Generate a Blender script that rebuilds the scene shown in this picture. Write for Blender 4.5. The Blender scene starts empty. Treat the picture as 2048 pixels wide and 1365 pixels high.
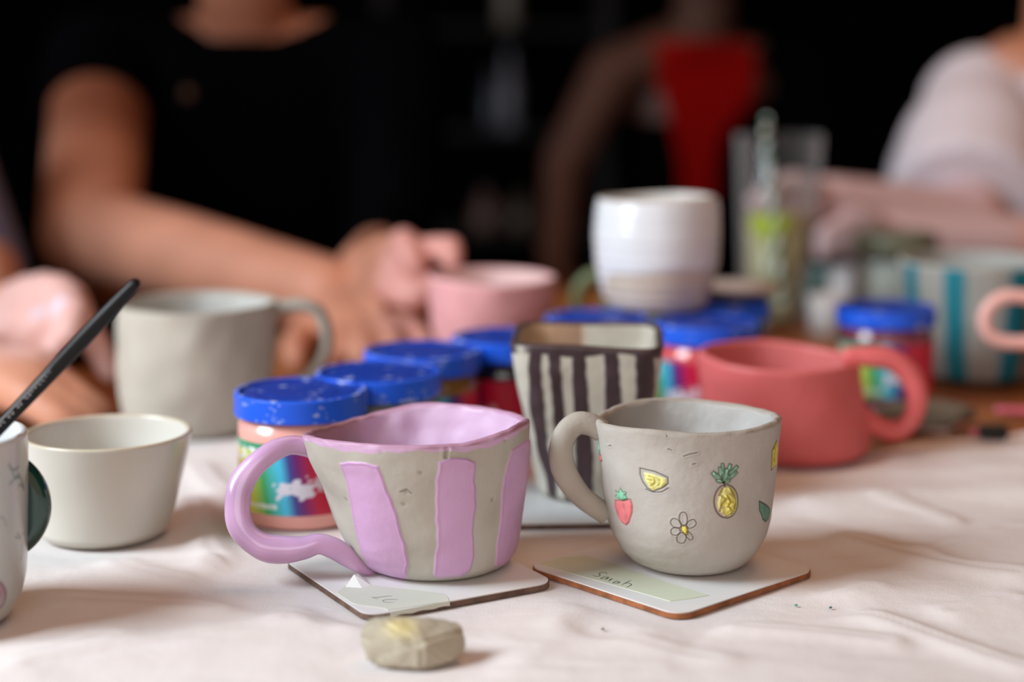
import bpy, bmesh, math, random
import numpy as np
from mathutils import Vector, Matrix
random.seed(4); rng = np.random.RandomState(7)
scn = bpy.context.scene; COL = scn.collection
PI = math.pi
# ------------------------------------------------------------------ camera numbers
F = 3300.0; H = 0.245; TILT = math.atan(562.5/F)
cT, sT = math.cos(TILT), math.sin(TILT)
def W(px, py, D):
    """the point seen at (px,py) of a 2048x1365 picture, standing D metres from the camera along the table"""
    a = (px-1024)/F; b = (682.5-py)/F
    s = D/(cT+b*sT)
    return Vector((a*s, D, H+s*(-sT+b*cT)))
def G(px, py, z=0.0):
    a = (px-1024)/F; b = (682.5-py)/F
    s = (z-H)/(-sT+b*cT)
    return Vector((a*s, s*(cT+b*sT), z))
def pxm(D): return D/F            # metres per pixel at depth D (close enough)

# ------------------------------------------------------------------ colour
def lin(c):
    c = np.asarray(c, float)/255.0
    return np.where(c <= .04045, c/12.92, ((c+.055)/1.055)**2.4)
def rgba(c): l = lin(c); return (float(l[0]), float(l[1]), float(l[2]), 1.0)

# ------------------------------------------------------------------ materials
MATS = {}
def mat(name, col=None, rough=.7, vcol=False, bump=0.0, bscale=200., var=0.0, vscale=20., spec=.5, coat=0., trans=0., ior=1.45,
        metal=0., sss=0., alpha=1., sheen=0., bump2=0., b2scale=30.):
    if name in MATS: return MATS[name]
    m = bpy.data.materials.new(name); m.use_nodes = True
    nt = m.node_tree; N = nt.nodes; L = nt.links
    p = N['Principled BSDF']
    p.inputs['Roughness'].default_value = rough
    p.inputs['Specular IOR Level'].default_value = spec
    p.inputs['Coat Weight'].default_value = coat
    p.inputs['Coat Roughness'].default_value = .12
    p.inputs['Transmission Weight'].default_value = trans
    p.inputs['IOR'].default_value = ior
    p.inputs['Metallic'].default_value = metal
    p.inputs['Alpha'].default_value = alpha
    if sss: 
        p.inputs['Subsurface Weight'].default_value = sss
        p.inputs['Subsurface Radius'].default_value = (1., .4, .25)
        p.inputs['Subsurface Scale'].default_value = .006
    if sheen: p.inputs['Sheen Weight'].default_value = sheen
    tc = N.new('ShaderNodeTexCoord')
    if vcol:
        at = N.new('ShaderNodeAttribute'); at.attribute_name = 'Col'; src = at.outputs['Color']
    else:
        rgb = N.new('ShaderNodeRGB'); rgb.outputs[0].default_value = rgba(col); src = rgb.outputs[0]
    if var > 0:
        no = N.new('ShaderNodeTexNoise'); no.inputs['Scale'].default_value = vscale; no.inputs['Detail'].default_value = 5
        L.new(tc.outputs['Object'], no.inputs['Vector'])
        mr = N.new('ShaderNodeMapRange'); mr.inputs['From Min'].default_value = .25; mr.inputs['From Max'].default_value = .75
        mr.inputs['To Min'].default_value = 1-var; mr.inputs['To Max'].default_value = 1+var
        L.new(no.outputs['Fac'], mr.inputs['Value'])
        mx = N.new('ShaderNodeVectorMath'); mx.operation = 'SCALE'
        L.new(src, mx.inputs[0]); L.new(mr.outputs['Result'], mx.inputs['Scale']); src = mx.outputs['Vector']
    L.new(src, p.inputs['Base Color'])
    if bump > 0:
        no = N.new('ShaderNodeTexNoise'); no.inputs['Scale'].default_value = bscale; no.inputs['Detail'].default_value = 6
        L.new(tc.outputs['Object'], no.inputs['Vector'])
        bp = N.new('ShaderNodeBump'); bp.inputs['Strength'].default_value = bump; bp.inputs['Distance'].default_value = .001
        L.new(no.outputs['Fac'], bp.inputs['Height']); last = bp
        if bump2 > 0:
            n2 = N.new('ShaderNodeTexNoise'); n2.inputs['Scale'].default_value = b2scale; n2.inputs['Detail'].default_value = 2
            L.new(tc.outputs['Object'], n2.inputs['Vector'])
            b2 = N.new('ShaderNodeBump'); b2.inputs['Strength'].default_value = bump2; b2.inputs['Distance'].default_value = .003
            L.new(n2.outputs['Fac'], b2.inputs['Height']); L.new(b2.outputs['Normal'], bp.inputs['Normal'])
        L.new(bp.outputs['Normal'], p.inputs['Normal'])
    MATS[name] = m; return m

# ------------------------------------------------------------------ objects
def link(o, parent=None):
    COL.objects.link(o)
    if parent is not None: o.parent = parent; o.matrix_parent_inverse = Matrix.Identity(4)
    return o
def tag(o, label, cat, group=None):
    o['label'] = label; o['category'] = cat
    if group: o['group'] = group
    return o
def thing(name, label, cat, loc, group=None):
    o = bpy.data.objects.new(name, None); o.empty_display_size = .02; o.location = loc
    link(o); return tag(o, label, cat, group)
def wpos(o):
    v = Vector((0, 0, 0))
    while o is not None: v += o.location; o = o.parent
    return v
def mobj(name, V, Fc, m, parent=None, cols=None, smooth=True, origin=None):
    """V are world coordinates; the mesh is stored relative to the parent (or to `origin`)"""
    off = wpos(parent) if parent is not None else Vector(origin or (0, 0, 0))
    V = np.asarray(V, float)-np.array(off)
    me = bpy.data.meshes.new(name)
    me.from_pydata(V.tolist(), [], [tuple(int(i) for i in f) for f in Fc]); me.update()
    if smooth: me.polygons.foreach_set('use_smooth', [True]*len(me.polygons))
    if cols is not None:
        a = me.color_attributes.new('Col', 'FLOAT_COLOR', 'POINT')
        c = np.ones((len(V), 4), np.float32); c[:, :3] = cols
        a.data.foreach_set('color', c.ravel())
    me.materials.append(m)
    o = bpy.data.objects.new(name, me)
    link(o, parent)
    if parent is None: o.location = off
    return o
def grid_faces(nr, nc, wrap=True):
    i = np.arange(nr-1)[:, None]; j = np.arange(nc if wrap else nc-1)[None, :]; j2 = (j+1) % nc
    f = np.stack([i*nc+j, i*nc+j2, (i+1)*nc+j2, (i+1)*nc+j], -1).reshape(-1, 4)
    return f
def sstep(a, b, x):
    t = np.clip((x-a)/(b-a), 0, 1); return t*t*(3-2*t)
def pnoise(P, f, seed=0, n=10):
    """smooth lumpy noise in -1..1 made of randomly directed waves"""
    r = np.random.RandomState(seed); out = 0
    for k in range(n):
        d = r.normal(size=3); d /= np.linalg.norm(d); out = out+np.sin((P@d)*f*2*PI*r.uniform(.6, 1.5)+r.uniform(0, 6.28))
    return out/math.sqrt(n*1.4)
def periodic(pts):
    """pts {deg: value}: smooth periodic function of an angle in radians"""
    k = sorted(pts); a = np.array(k, float); v = np.array([pts[i] for i in k], float)
    fine = np.arange(-180, 180, 2.0)
    g = np.interp(fine, np.r_[a-360, a, a+360], np.r_[v, v, v])
    w = np.exp(-(np.arange(-14, 15)*2.0)**2/(2*7.0**2)); w /= w.sum()
    g = np.convolve(np.r_[g[-14:], g, g[:14]], w, 'valid')
    def fn(th):
        d = (np.degrees(th)+180) % 360-180
        return np.interp(d, np.r_[fine, 180], np.r_[g, g[0]])
    return fn

# ------------------------------------------------------------------ 2D distance fields (for painted marks)
def sd_poly(X, Y, P):
    P = np.asarray(P, float); n = len(P)
    d = np.full(X.shape, 1e9); s = np.ones(X.shape)
    for i in range(n):
        j = (i-1) % n
        ex, ey = P[j]-P[i]; wx, wy = X-P[i, 0], Y-P[i, 1]
        t = np.clip((wx*ex+wy*ey)/(ex*ex+ey*ey+1e-18), 0, 1)
        d = np.minimum(d, (wx-ex*t)**2+(wy-ey*t)**2)
        c1 = Y >= P[i, 1]; c2 = Y < P[j, 1]; c3 = ex*wy > ey*wx
        fl = (c1 & c2 & c3) | (~c1 & ~c2 & ~c3)
        s = np.where(fl, -s, s)
    return s*np.sqrt(d)
def sd_line(X, Y, P):
    P = np.asarray(P, float); d = np.full(X.shape, 1e9)
    for i in range(len(P)-1):
        ex, ey = P[i+1]-P[i]; wx, wy = X-P[i, 0], Y-P[i, 1]
        t = np.clip((wx*ex+wy*ey)/(ex*ex+ey*ey+1e-18), 0, 1)
        d = np.minimum(d, (wx-ex*t)**2+(wy-ey*t)**2)
    return np.sqrt(d)

# ------------------------------------------------------------------ vessels (mugs, cups, bowls, jars)
class Vessel:
    def __init__(s, D, sil, zb=0.0, rim=None, wall=.0035, floor=.005, shape=None, n_th=160, n_z=60, lump=0., lfreq=25., depth=1.,
                 seed=1, bevel=.003, inner=True, rimr=None):
        sil = sorted(sil, key=lambda r: -r[0])
        z = np.array([W(1024, r[0], D).z for r in sil]); z[0] = zb
        xl = np.array([W(r[1], r[0], D).x for r in sil]); xr = np.array([W(r[2], r[0], D).x for r in sil])
        zz = np.linspace(z[0], z[-1], 200)
        def sm(v):
            g = np.interp(zz, z, v); k = 9
            w = np.ones(k)/k; gp = np.r_[2*g[0]-g[k//2:0:-1], g, 2*g[-1]-g[-2:-k//2-1:-1]]
            return np.convolve(gp, w, 'valid')
        s.zz, s.Rv, s.Cv = zz, sm((xr-xl)/2), sm((xl+xr)/2)
        s.D, s.zb, s.H = D, zb, z[-1]-z[0]
        s.rim = rim or (lambda th: 0*th); s.wall = wall; s.floor = floor; s.shape = shape; s.n_th = n_th; s.n_z = n_z
        s.lump, s.lfreq, s.depth, s.seed, s.bevel, s.inner = lump, lfreq, depth, seed, bevel, inner
        s.Rref = s.Rv.mean()
    def R(s, z): return np.interp(z, s.zz, s.Rv)
    def C(s, z): return np.interp(z, s.zz, s.Cv)
    def uv(s, px, py):
        """photo mark -> (arc, height) on the near side of the wall"""
        d = s.D-s.R(s.zb+s.H/2)
        th = 0; z = s.zb+s.H/2
        for _ in range(12):
            w = W(px, py, d); z = w.z
            R = float(s.R(z)); q = max(-.998, min(.998, (w.x-float(s.C(z)))/R)); th = math.asin(q)
            if s.shape is not None: R *= float(s.shape(np.array([th]), np.array([.5]))[0]); q = max(-.998, min(.998, (w.x-float(s.C(z)))/R)); th = math.asin(q)
            d = .5*d+.5*(s.D-R*s.depth*math.cos(th))
        return (th*s.Rref, z)
    def poly(s, pts): return [s.uv(*p) for p in pts]
    def build(s, name, m, parent, paint=None, label=None):
        nt = s.n_th; th = (np.arange(nt)/nt*2-1)*PI
        rows = []   # (kind, tz(0..1) , radial fraction/offset)
        for f in (0.0, .4, .75, .93): rows.append((0, 0.0, f, None))
        b = s.bevel
        for a in (0, 30, 60, 90): rows.append((1, (b*(1-math.sin(math.radians(90-a))))/s.H, None, -b*(1-math.sin(math.radians(a)))))
        for t in np.linspace(b/s.H*1.15, 1-s.wall*.5/s.H, s.n_z): rows.append((1, t, None, 0.0))
        w = s.wall
        for a in (30, 60, 90, 120, 150):
            rows.append((2, 1-w*.5/s.H+w*.5*math.sin(math.radians(a))/s.H, None, -w*.5*(1-math.cos(math.radians(a)))))
        ft = s.floor/s.H
        for t in np.linspace(1-w*.5/s.H, ft+.012/s.H, max(12, s.n_z//2)): rows.append((3, t, None, -w))
        for a in (30, 60, 90):
            rows.append((3, ft+.012*(1-math.sin(math.radians(a)))/s.H, None, -w-.012*(1-math.cos(math.radians(a)))))
        for f in (.6, .3, 0.0): rows.append((4, ft, f, None))
        nr = len(rows)
        V = np.zeros((nr, nt, 3)); K = np.zeros((nr, nt)); T = np.zeros((nr, nt)); TH = np.repeat(th[None], nr, 0)
        rimv = s.rim(th)
        for i, (k, t, f, off) in enumerate(rows):
            hz = s.zb+t*s.H
            r = s.R(hz); c = s.C(hz)
            sh = s.shape(th, np.full(nt, t)) if s.shape is not None else 1.0
            if k in (0,): r = (s.R(s.zb)-b)*f
            elif k == 4: r = max(.002, (s.R(hz)-w-.012))*f
            else: r = r+off
            r = r*sh
            V[i, :, 0] = c+r*np.sin(th); V[i, :, 1] = s.D-r*np.cos(th)*s.depth
            V[i, :, 2] = s.zb+t*(s.H)+rimv*max(0, t-.15)/.85*(t > .15)
            K[i] = k; T[i] = t
        V = V.reshape(-1, 3); K = K.ravel(); T = T.ravel(); TH = TH.ravel()
        nrm = np.stack([np.sin(TH), -np.cos(TH), 0*TH], 1)
        nrm[K == 3] *= -1
        amp = np.where(K == 1, sstep(0, .08, T), np.where((K == 2) | (K == 3), 1., 0.))
        if s.lump:
            n = pnoise(V, s.lfreq, s.seed)*.7+.3*pnoise(V, s.lfreq*2.7, s.seed+1)
            V += np.stack([np.sin(TH), -np.cos(TH), 0*TH], 1)*(s.lump*n*amp)[:, None]
        cols = None
        if paint is not None:
            cols, disp = paint(dict(K=K, T=T, TH=TH, S=TH*s.Rref, Z=V[:, 2], P=V, v=s))
            V += nrm*(disp*amp)[:, None]
        Fc = grid_faces(nr, nt)
        o = mobj(name, V, Fc[:, ::-1], m, parent, cols)
        return o
class Paint:
    def __init__(s, d, base):
        s.d = d; s.n = len(d['S']); s.c = np.tile(lin(base), (s.n, 1)); s.h = np.zeros(s.n); s.wob = .0; s.out = (d['K'] <= 1) & (np.abs(d['TH']) < 2.2)
        s.S, s.Z = d['S'], d['Z']
    def mix(s, mask, col, k=1.0): s.c += (lin(col)-s.c)*(mask*k)[:, None]
    def fill(s, P, col, raise_=.0006, soft=.0003, groove=0., gcol=(60, 52, 45), lumps=0., seed=3, grow=0., lf=400.):
        P = np.asarray(P); p0 = P.min(0)-.004; p1 = P.max(0)+.004
        i = np.where(s.out & (s.S > p0[0]) & (s.S < p1[0]) & (s.Z > p0[1]) & (s.Z < p1[1]))[0]
        if not len(i): return
        sd = sd_poly(s.S[i], s.Z[i], P)-grow+s.wob*pnoise(np.stack([s.S[i], s.Z[i], 0*i], 1), 170, 77)
        m = 1-sstep(-soft, soft, sd); m2 = np.zeros(s.n); m2[i] = m
        if col is not None:
            s.mix(m2, col)
        h = raise_*(1-sstep(-.0008, .0002, sd))
        if lumps:
            q = pnoise(np.stack([s.S[i], s.Z[i], 0*i], 1), lf, seed)
            h = h+lumps*q*(1-sstep(-.001, 0, sd)); sh = np.zeros(s.n); sh[i] = m*np.clip(-q, 0, 1)*.35
            if col is not None: s.mix(sh, np.array(col)*.72)
        if groove:
            g = np.exp(-(sd/.00035)**2); h = h-groove*g; g2 = np.zeros(s.n); g2[i] = g; s.mix(g2, gcol, .75)
        s.h[i] += h
    def line(s, P, w=.0004, col=(70, 62, 55), depth=.0003, k=.8):
        P = np.asarray(P); p0 = P.min(0)-.004; p1 = P.max(0)+.004
        i = np.where(s.out & (s.S > p0[0]) & (s.S < p1[0]) & (s.Z > p0[1]) & (s.Z < p1[1]))[0]
        if not len(i): return
        sd = sd_line(s.S[i], s.Z[i], P); g = np.exp(-(sd/w)**2)
        s.h[i] -= depth*g; g2 = np.zeros(s.n); g2[i] = g; s.mix(g2, col, k)
        if depth: s.h[i] += .4*depth*np.exp(-((sd-w*2.2)/(w*1.2))**2)

# ------------------------------------------------------------------ tubes
def spline(pts, n):
    P = np.array(pts, float); k = len(P)
    if k == 2: return P[0]+(P[1]-P[0])*np.linspace(0, 1, n)[:, None]
    Q = np.vstack([2*P[0]-P[1], P, 2*P[-1]-P[-2]]); out = []
    u = np.linspace(0, k-1, n)
    for t in u:
        i = min(int(t), k-2); f = t-i; a, b, c, d = Q[i:i+4]
        out.append(.5*((2*b)+(-a+c)*f+(2*a-5*b+4*c-d)*f*f+(-a+3*b-3*c+d)*f**3))
    return np.array(out)
def tube_data(pts, rad, n=48, m=20, flat=1.0, up=(0, 1, 0), cap=True):
    """pts world points; rad per point (list) = half width in the plane, flat = half thickness factor along `up`"""
    C = spline([list(p) for p in pts], n); R = spline([[r] for r in rad], n)[:, 0]
    T = np.gradient(C, axis=0); T /= np.linalg.norm(T, axis=1)[:, None]
    U = np.array(up, float); V = []; a = np.arange(m)/m*2*PI
    if cap:
        pass
    for i in range(n):
        B = U-T[i]*(U@T[i]); B /= (np.linalg.norm(B)+1e-9); Nn = np.cross(T[i], B)
        V.append(C[i]+R[i]*(np.cos(a)[:, None]*Nn+np.sin(a)[:, None]*B*flat))
    V = np.array(V).reshape(-1, 3); Fc = [tuple(f) for f in grid_faces(n, m)]
    if cap:
        V = np.vstack([V, C[0]-T[0]*R[0]*.5, C[-1]+T[-1]*R[-1]*.5])
        a0 = n*m; a1 = a0+1
        for j in range(m):
            Fc.append((a0, (j+1) % m, j)); Fc.append((a1, (n-1)*m+j, (n-1)*m+(j+1) % m))
    return V, Fc
def tube(name, pts, rad, m, parent=None, n=48, k=20, flat=1., up=(0, 1, 0), lump=0., cols=None, origin=None):
    V, Fc = tube_data(pts, rad, n, k, flat, up)
    if lump:
        c = V.mean(0); V = V+lump*np.stack([pnoise(V, 30, 5), pnoise(V, 30, 6), pnoise(V, 30, 8)], 1)
    cc = cols(V) if cols is not None else None
    return mobj(name, V, Fc, m, parent, cc, origin=origin)
def hpx(pts, D):   # handle path given as (px,py) or (px,py,depth shift)
    return [W(p[0], p[1], D+(p[2] if len(p) > 2 else 0)) for p in pts]

# ------------------------------------------------------------------ flat outlined slabs
def slab_data(poly, z0, z1):
    n = len(poly)
    V = [(x, y, z0) for x, y in poly]+[(x, y, z1) for x, y in poly]
    Fc = [tuple(range(n-1, -1, -1)), tuple(range(n, 2*n))]+[(i, (i+1) % n, n+(i+1) % n, n+i) for i in range(n)]
    return V, Fc
def rrect(cx, cy, w, h, r, rot, seg=8):
    out = []
    for sx, sy, a0 in ((1, 1, 0), (-1, 1, 90), (-1, -1, 180), (1, -1, 270)):
        for k in range(seg+1):
            a = math.radians(a0+90*k/seg); x = sx*(w/2-r)+r*math.cos(a); y = sy*(h/2-r)+r*math.sin(a)
            out.append((cx+x*math.cos(rot)-y*math.sin(rot), cy+x*math.sin(rot)+y*math.cos(rot)))
    return out

# =================================================================== SETTING
m_wood = mat('table_wood', (150, 92, 48), rough=.45, var=.35, vscale=9, bump=.2, bscale=60)
m_dark = mat('dark_wall', (8, 8, 9), rough=1., spec=0.)
m_floor = mat('dark_floor', (30, 22, 18), rough=.7, var=.3)
def box_data(x0, x1, y0, y1, z0, z1): return slab_data([(x0, y0), (x1, y0), (x1, y1), (x0, y1)], z0, z1)
def struct(name, d, m):
    o = mobj(name, d[0], d[1], m, smooth=False); o['kind'] = 'structure'; return o
FZ = -.745
struct('floor', box_data(-3.2, 3.2, -1.5, 5.1, FZ-.05, FZ), m_floor)
struct('ceiling', box_data(-3.2, 3.2, -1.5, 5.1, 2.2, 2.3), m_dark)
struct('wall_back', box_data(-3.2, 3.2, 5.0, 5.1, FZ, 2.2), m_dark)
struct('wall_right', box_data(3.1, 3.2, -1.5, 5.0, FZ, 2.2), m_dark)
struct('wall_left', box_data(-3.2, -3.1, 2.0, 5.0, FZ, 2.2), m_dark)

# table
TX0, TX1, TY0, TY1 = -.66, 1.25, .12, 1.80
TZ = -.0035
t = thing('wooden_table', 'brown wooden table under the canvas cloth, bare towards the back', 'table', (0.3, 1.0, FZ))
d = slab_data(rrect((TX0+TX1)/2, (TY0+TY1)/2, TX1-TX0, TY1-TY0, .02, 0), TZ-.035, TZ)
mobj('tabletop', d[0], d[1], m_wood, t, smooth=False)
for lx in (TX0+.08, TX1-.08):
    for ly in (TY0+.08, TY1-.08):
        d = box_data(lx-.03, lx+.03, ly-.03, ly+.03, FZ, TZ-.035); mobj('leg', d[0], d[1], m_wood, t, smooth=False)

# ------------------------------------------------------------------ cloth
flat = []   # (x, y, r) footprints the cloth lies flat under
def foot(x, y, r): flat.append((x, y, r))
EDGE = periodic({-180: 0, 0: 0})
def cloth_edge(x):
    return np.interp(x, [-.64, -.45, -.33, -.25, -.14, 0, .17, .22, .29, .36, .5, .64],
                        [1.10, 1.08, 1.07, 1.075, 1.085, 1.04, 1.02, 1.015, 1.06, 1.09, 1.10, 1.08])
ridges = [  # photo points of crease ends, height, width
    ((60, 1185), (420, 1225), .004, .013), ((430, 1130), (700, 1262), .0055, .010), ((120, 1330), (560, 1262), .005, .018),
    ((0, 1345), (250, 1275), .004, .015), ((560, 1255), (1080, 1300), .003, .012), ((380, 1010), (470, 1130), .005, .012),
    ((1640, 1010), (2048, 985), .007, .014), ((1560, 962), (2048, 935), .006, .012), ((1700, 1085), (2048, 1150), .006, .014),
    ((1480, 1262), (1760, 1300), .005, .010), ((1700, 1240), (2048, 1345), .006, .012), ((1880, 1100), (2048, 1060), .005, .012),
    ((1150, 1250), (1420, 1330), .0035, .012), ((1000, 1330), (1300, 1345), .003, .014), ((380, 940), (455, 985), .005, .012),
    ((1750, 1010), (1900, 1050), .004, .008), ((1780, 920), (2048, 895), .004, .012), ((1640, 1200), (1760, 1175), .003, .010),
    ((1900, 1230), (2048, 1200), .005, .012), ((250, 1120), (420, 1180), .0035, .010)]
def cloth_h(X, Y):
    P = np.stack([X.ravel(), Y.ravel(), 0*X.ravel()], 1)
    h = .0018*pnoise(P*np.array([1, 1.6, 1]), 4.5, 11)+.0008*pnoise(P, 9, 12)+.0002*pnoise(P*np.array([1, 2.2, 1]), 26, 14)
    h = np.abs(h)*.7+.0006
    h = h.reshape(X.shape)
    wob = (.006*pnoise(P, 7, 13)).reshape(X.shape)
    for a, b, hh, w in ridges:
        A = G(*a); B = G(*b); sd = sd_line(X+wob, Y+wob, [(A.x, A.y), (B.x, B.y)])
        # sharper on one flank
        h = h+.66*hh*np.exp(-(sd/w)**2*1.2)*(1-.35*np.exp(-(sd/(w*.25))**2))
    m = np.ones_like(X)
    for x, y, r in flat: m = m*sstep(r, r+.022, np.hypot(X-x, Y-y))
    return h*m
def build_cloth():
    nx, ny = 520, 330
    xs = np.linspace(-.64, .64, nx); V = np.zeros((ny, nx, 3))
    e = cloth_edge(xs)+.006*np.sin(xs*31)+.004*np.sin(xs*73+1)
    for j in range(ny):
        t = j/(ny-1); V[j, :, 0] = xs; V[j, :, 1] = .16+(e-.16)*t
    X, Y = V[..., 0], V[..., 1]; h = cloth_h(X, Y)
    V[..., 2] = -.0006+h
    V[-1, :, 2] = TZ+.0003; V[-2, :, 2] = np.minimum(V[-2, :, 2], -.0008)
    o = mobj('drop_cloth', V.reshape(-1, 3), grid_faces(ny, nx, False), m_cloth)
    tag(o, 'creased pinkish white canvas drop cloth covering the near half of the table', 'cloth')
m_cloth = mat('canvas', (226, 219, 216), rough=.95, bump=.25, bscale=1400, var=.05, vscale=6, spec=.15, bump2=.25, b2scale=55)

# ------------------------------------------------------------------ clay materials
m_clay = mat('painted_clay', vcol=True, rough=.62, bump=.4, bscale=240, var=.05, vscale=45, spec=.35, bump2=.22, b2scale=50)
m_clayg = mat('painted_glossy_clay', vcol=True, rough=.42, bump=.35, bscale=170, var=.05, vscale=40, spec=.45, bump2=.3, b2scale=48)
m_vcg = mat('glazed_colour', vcol=True, rough=.22, coat=.4, bump=.05, bscale=80, spec=.5)
m_hclay = mat('grey_clay', (158, 151, 141), rough=.65, bump=.4, bscale=240, var=.07, vscale=40, spec=.3, bump2=.15, b2scale=80)

# =================================================================== COASTERS
m_coat = mat('white_laminate', (226, 224, 221), rough=.5, var=.03, vscale=30, spec=.3)
m_edge = mat('dark_hardboard_edge', (104, 80, 68), rough=.75, var=.5, vscale=150)
m_edgeo = mat('brown_hardboard_edge', (150, 92, 55), rough=.75, var=.45, vscale=150)
m_tape = mat('masking_tape', (210, 212, 198), rough=.7, var=.03, vscale=60)
m_tape2 = mat('yellowish_masking_tape', (212, 215, 192), rough=.7, var=.03, vscale=60)
m_ink = mat('pen_ink', (60, 62, 60), rough=.6)
def coaster(cx, cy, rot, w, label, edge, rr=.009, zc=0.0, h=.003):
    t = thing('coaster', label, 'coaster', (cx, cy, zc), 'square white coasters')
    p = rrect(cx, cy, w, w, rr, rot, 10); d = slab_data(p, zc, zc+h-.0006)
    mobj('board', d[0], d[1], edge, t, smooth=False)
    d = slab_data(rrect(cx, cy, w-.0008, w-.0008, rr, rot, 10), zc+h-.0006, zc+h)
    mobj('top_face', d[0], d[1], m_coat, t, smooth=False)
    for a in (-1, 1):
        for b in (-1, 1): pass
    for a in (-.3, 0, .3):
        for b in (-.3, 0, .3):
            foot(cx+w*(a*math.cos(rot)-b*math.sin(rot)), cy+w*(a*math.sin(rot)+b*math.cos(rot)), w*.27)
    return t
CZ = .003
c1 = coaster(-.046, .7635, math.radians(30), .098, 'white coaster with a torn tape strip marked in pen, under the lilac striped mug', m_edge)
c2 = coaster(.077, .7685, math.radians(42.5), .100, 'white coaster with a handwritten tape strip, under the fruit mug', m_edgeo)
c3 = coaster(.0315, .8975, math.radians(3), .105, 'white coaster with dark edge under the dark striped square mug', m_edge)

def strip(name, parent, pts, m, z, wrap=None, thick=.00025):
    P = [G(px, py, z) for px, py in pts]
    d = slab_data([(p.x, p.y) for p in P], z, z+thick)
    return mobj(name, d[0], d[1], m, parent, smooth=False)
def strokes(parent, lines, z, w=.00035, wmul=None, m=None, D=None):
    VV = []; FF = []; off = 0
    for ln in lines:
        pts = [G(px, py, z)for px, py in ln]
        V, Fc = tube_data(pts, [w*.6]+[w]*(len(pts)-2)+[w*.5] if len(pts) > 2 else [w, w*.6], n=max(10, 6*len(pts)), m=6, flat=.35, up=(0, 0, 1))
        VV.append(V); FF += [tuple(i+off for i in f) for f in Fc]; off += len(V)
    return mobj('handwriting', np.vstack(VV), FF, m or m_ink, parent)
def ccw(pts):
    a = 0
    for i in range(len(pts)):
        x0, y0 = pts[i-1]; x1, y1 = pts[i]; a += x0*y1-x1*y0
    return pts if a < 0 else pts[::-1]     # picture y runs down, so the sign flips on the table
# tape on coaster 1, wrapped over the front edge
tp = strip('tape', c1, ccw([(673, 1187), (692, 1172), (712, 1158), (728, 1163), (745, 1172), (800, 1179), (850, 1184), (888, 1189), (895, 1196), (899, 1204), (830, 1214), (776, 1222), (768, 1218), (740, 1214), (716, 1211), (703, 1207)]), m_tape, CZ)
tp['label'] = 'torn masking tape strip'
# the part of the tape folded down over the edge
A = [G(776, 1222, CZ), G(830, 1214, CZ), G(898, 1203.5, CZ)]
V = []; Fc = []
nrm = Vector((math.sin(math.radians(30)), -math.cos(math.radians(30)), 0))
e0 = Vector((-.046, .7635, 0))+nrm*.0493
def edge_pt(p, z):
    q = Vector((p.x, p.y, 0)); q = q-nrm*((q-e0).dot(nrm)); return (q.x, q.y, z)
ks = np.linspace(0, 1, 12); A0, A1 = G(779, 1224, CZ), G(899, 1203.5, CZ)
for k in ks:
    p = A0.lerp(A1, k); V.append(edge_pt(p, CZ+.0002)); V.append(edge_pt(p, .0006+.0007*abs(math.sin(9*k))))
for i in range(11): Fc.append((2*i, 2*i+1, 2*i+3, 2*i+2))
fl = mobj('folded_tape', V, Fc, m_tape, c1, smooth=False)
fl.modifiers.new('s', 'SOLIDIFY').thickness = .0003
# lifted crumpled corner
cr = [G(690, 1176, CZ), G(712, 1158, CZ), G(722, 1162, CZ), G(742, 1172, CZ), G(724, 1178, CZ)]
pk = G(708, 1166, CZ)+Vector((0, 0, .004))
V = [list(p+Vector((0, 0, .0002))) for p in cr]+[list(pk), list(G(716, 1160, CZ)+Vector((0, 0, .003)))]
mobj('crumpled_tape', V, [(0, 4, 5), (4, 3, 5), (3, 2, 6), (5, 3, 6), (2, 1, 6), (1, 0, 5), (1, 5, 6)], mat('bright_tape', (236, 238, 232), rough=.7), c1, smooth=False)
strokes(tp, [[(743, 1195), (749, 1196.5), (756, 1199)], [(745, 1196.5), (760, 1195), (773, 1193.5), (785, 1193)],
             [(796, 1200), (788, 1199.5), (776, 1200), (766, 1201.5), (768, 1204.5), (775, 1205.5), (789, 1205)]], CZ+.0003, w=.00016)
tp2 = strip('tape', c2, ccw([(1076, 1129), (1120, 1116), (1172, 1113), (1230, 1130), (1300, 1155), (1352, 1172), (1418, 1192), (1380, 1199), (1340, 1204), (1330, 1201), (1250, 1178), (1160, 1153)]), m_tape2, CZ)
tp2['label'] = 'long masking tape strip with a handwritten name'
strokes(tp2, [[(1214, 1149), (1211, 1146.5), (1203, 1146), (1198, 1148), (1200, 1151), (1197, 1153.5), (1190, 1153), (1184, 1150.5)],
              [(1218, 1155.5), (1212, 1154.3), (1205, 1155.5), (1201, 1158), (1206, 1158.2), (1213, 1157), (1218, 1155.5), (1214, 1158), (1211, 1160.5)],
              [(1224, 1159), (1220, 1161), (1216, 1163)], [(1218, 1161), (1223, 1158.5), (1227, 1159.5)],
              [(1240, 1165), (1235, 1163), (1230, 1164), (1226, 1166.5), (1231, 1167), (1240, 1165), (1235, 1168)],
              [(1262, 1161.5), (1254, 1165), (1243, 1170.5)], [(1250, 1167.5), (1257, 1167), (1263, 1170), (1258, 1173), (1253, 1175.5)]], CZ+.0003, w=.00022)

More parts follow.
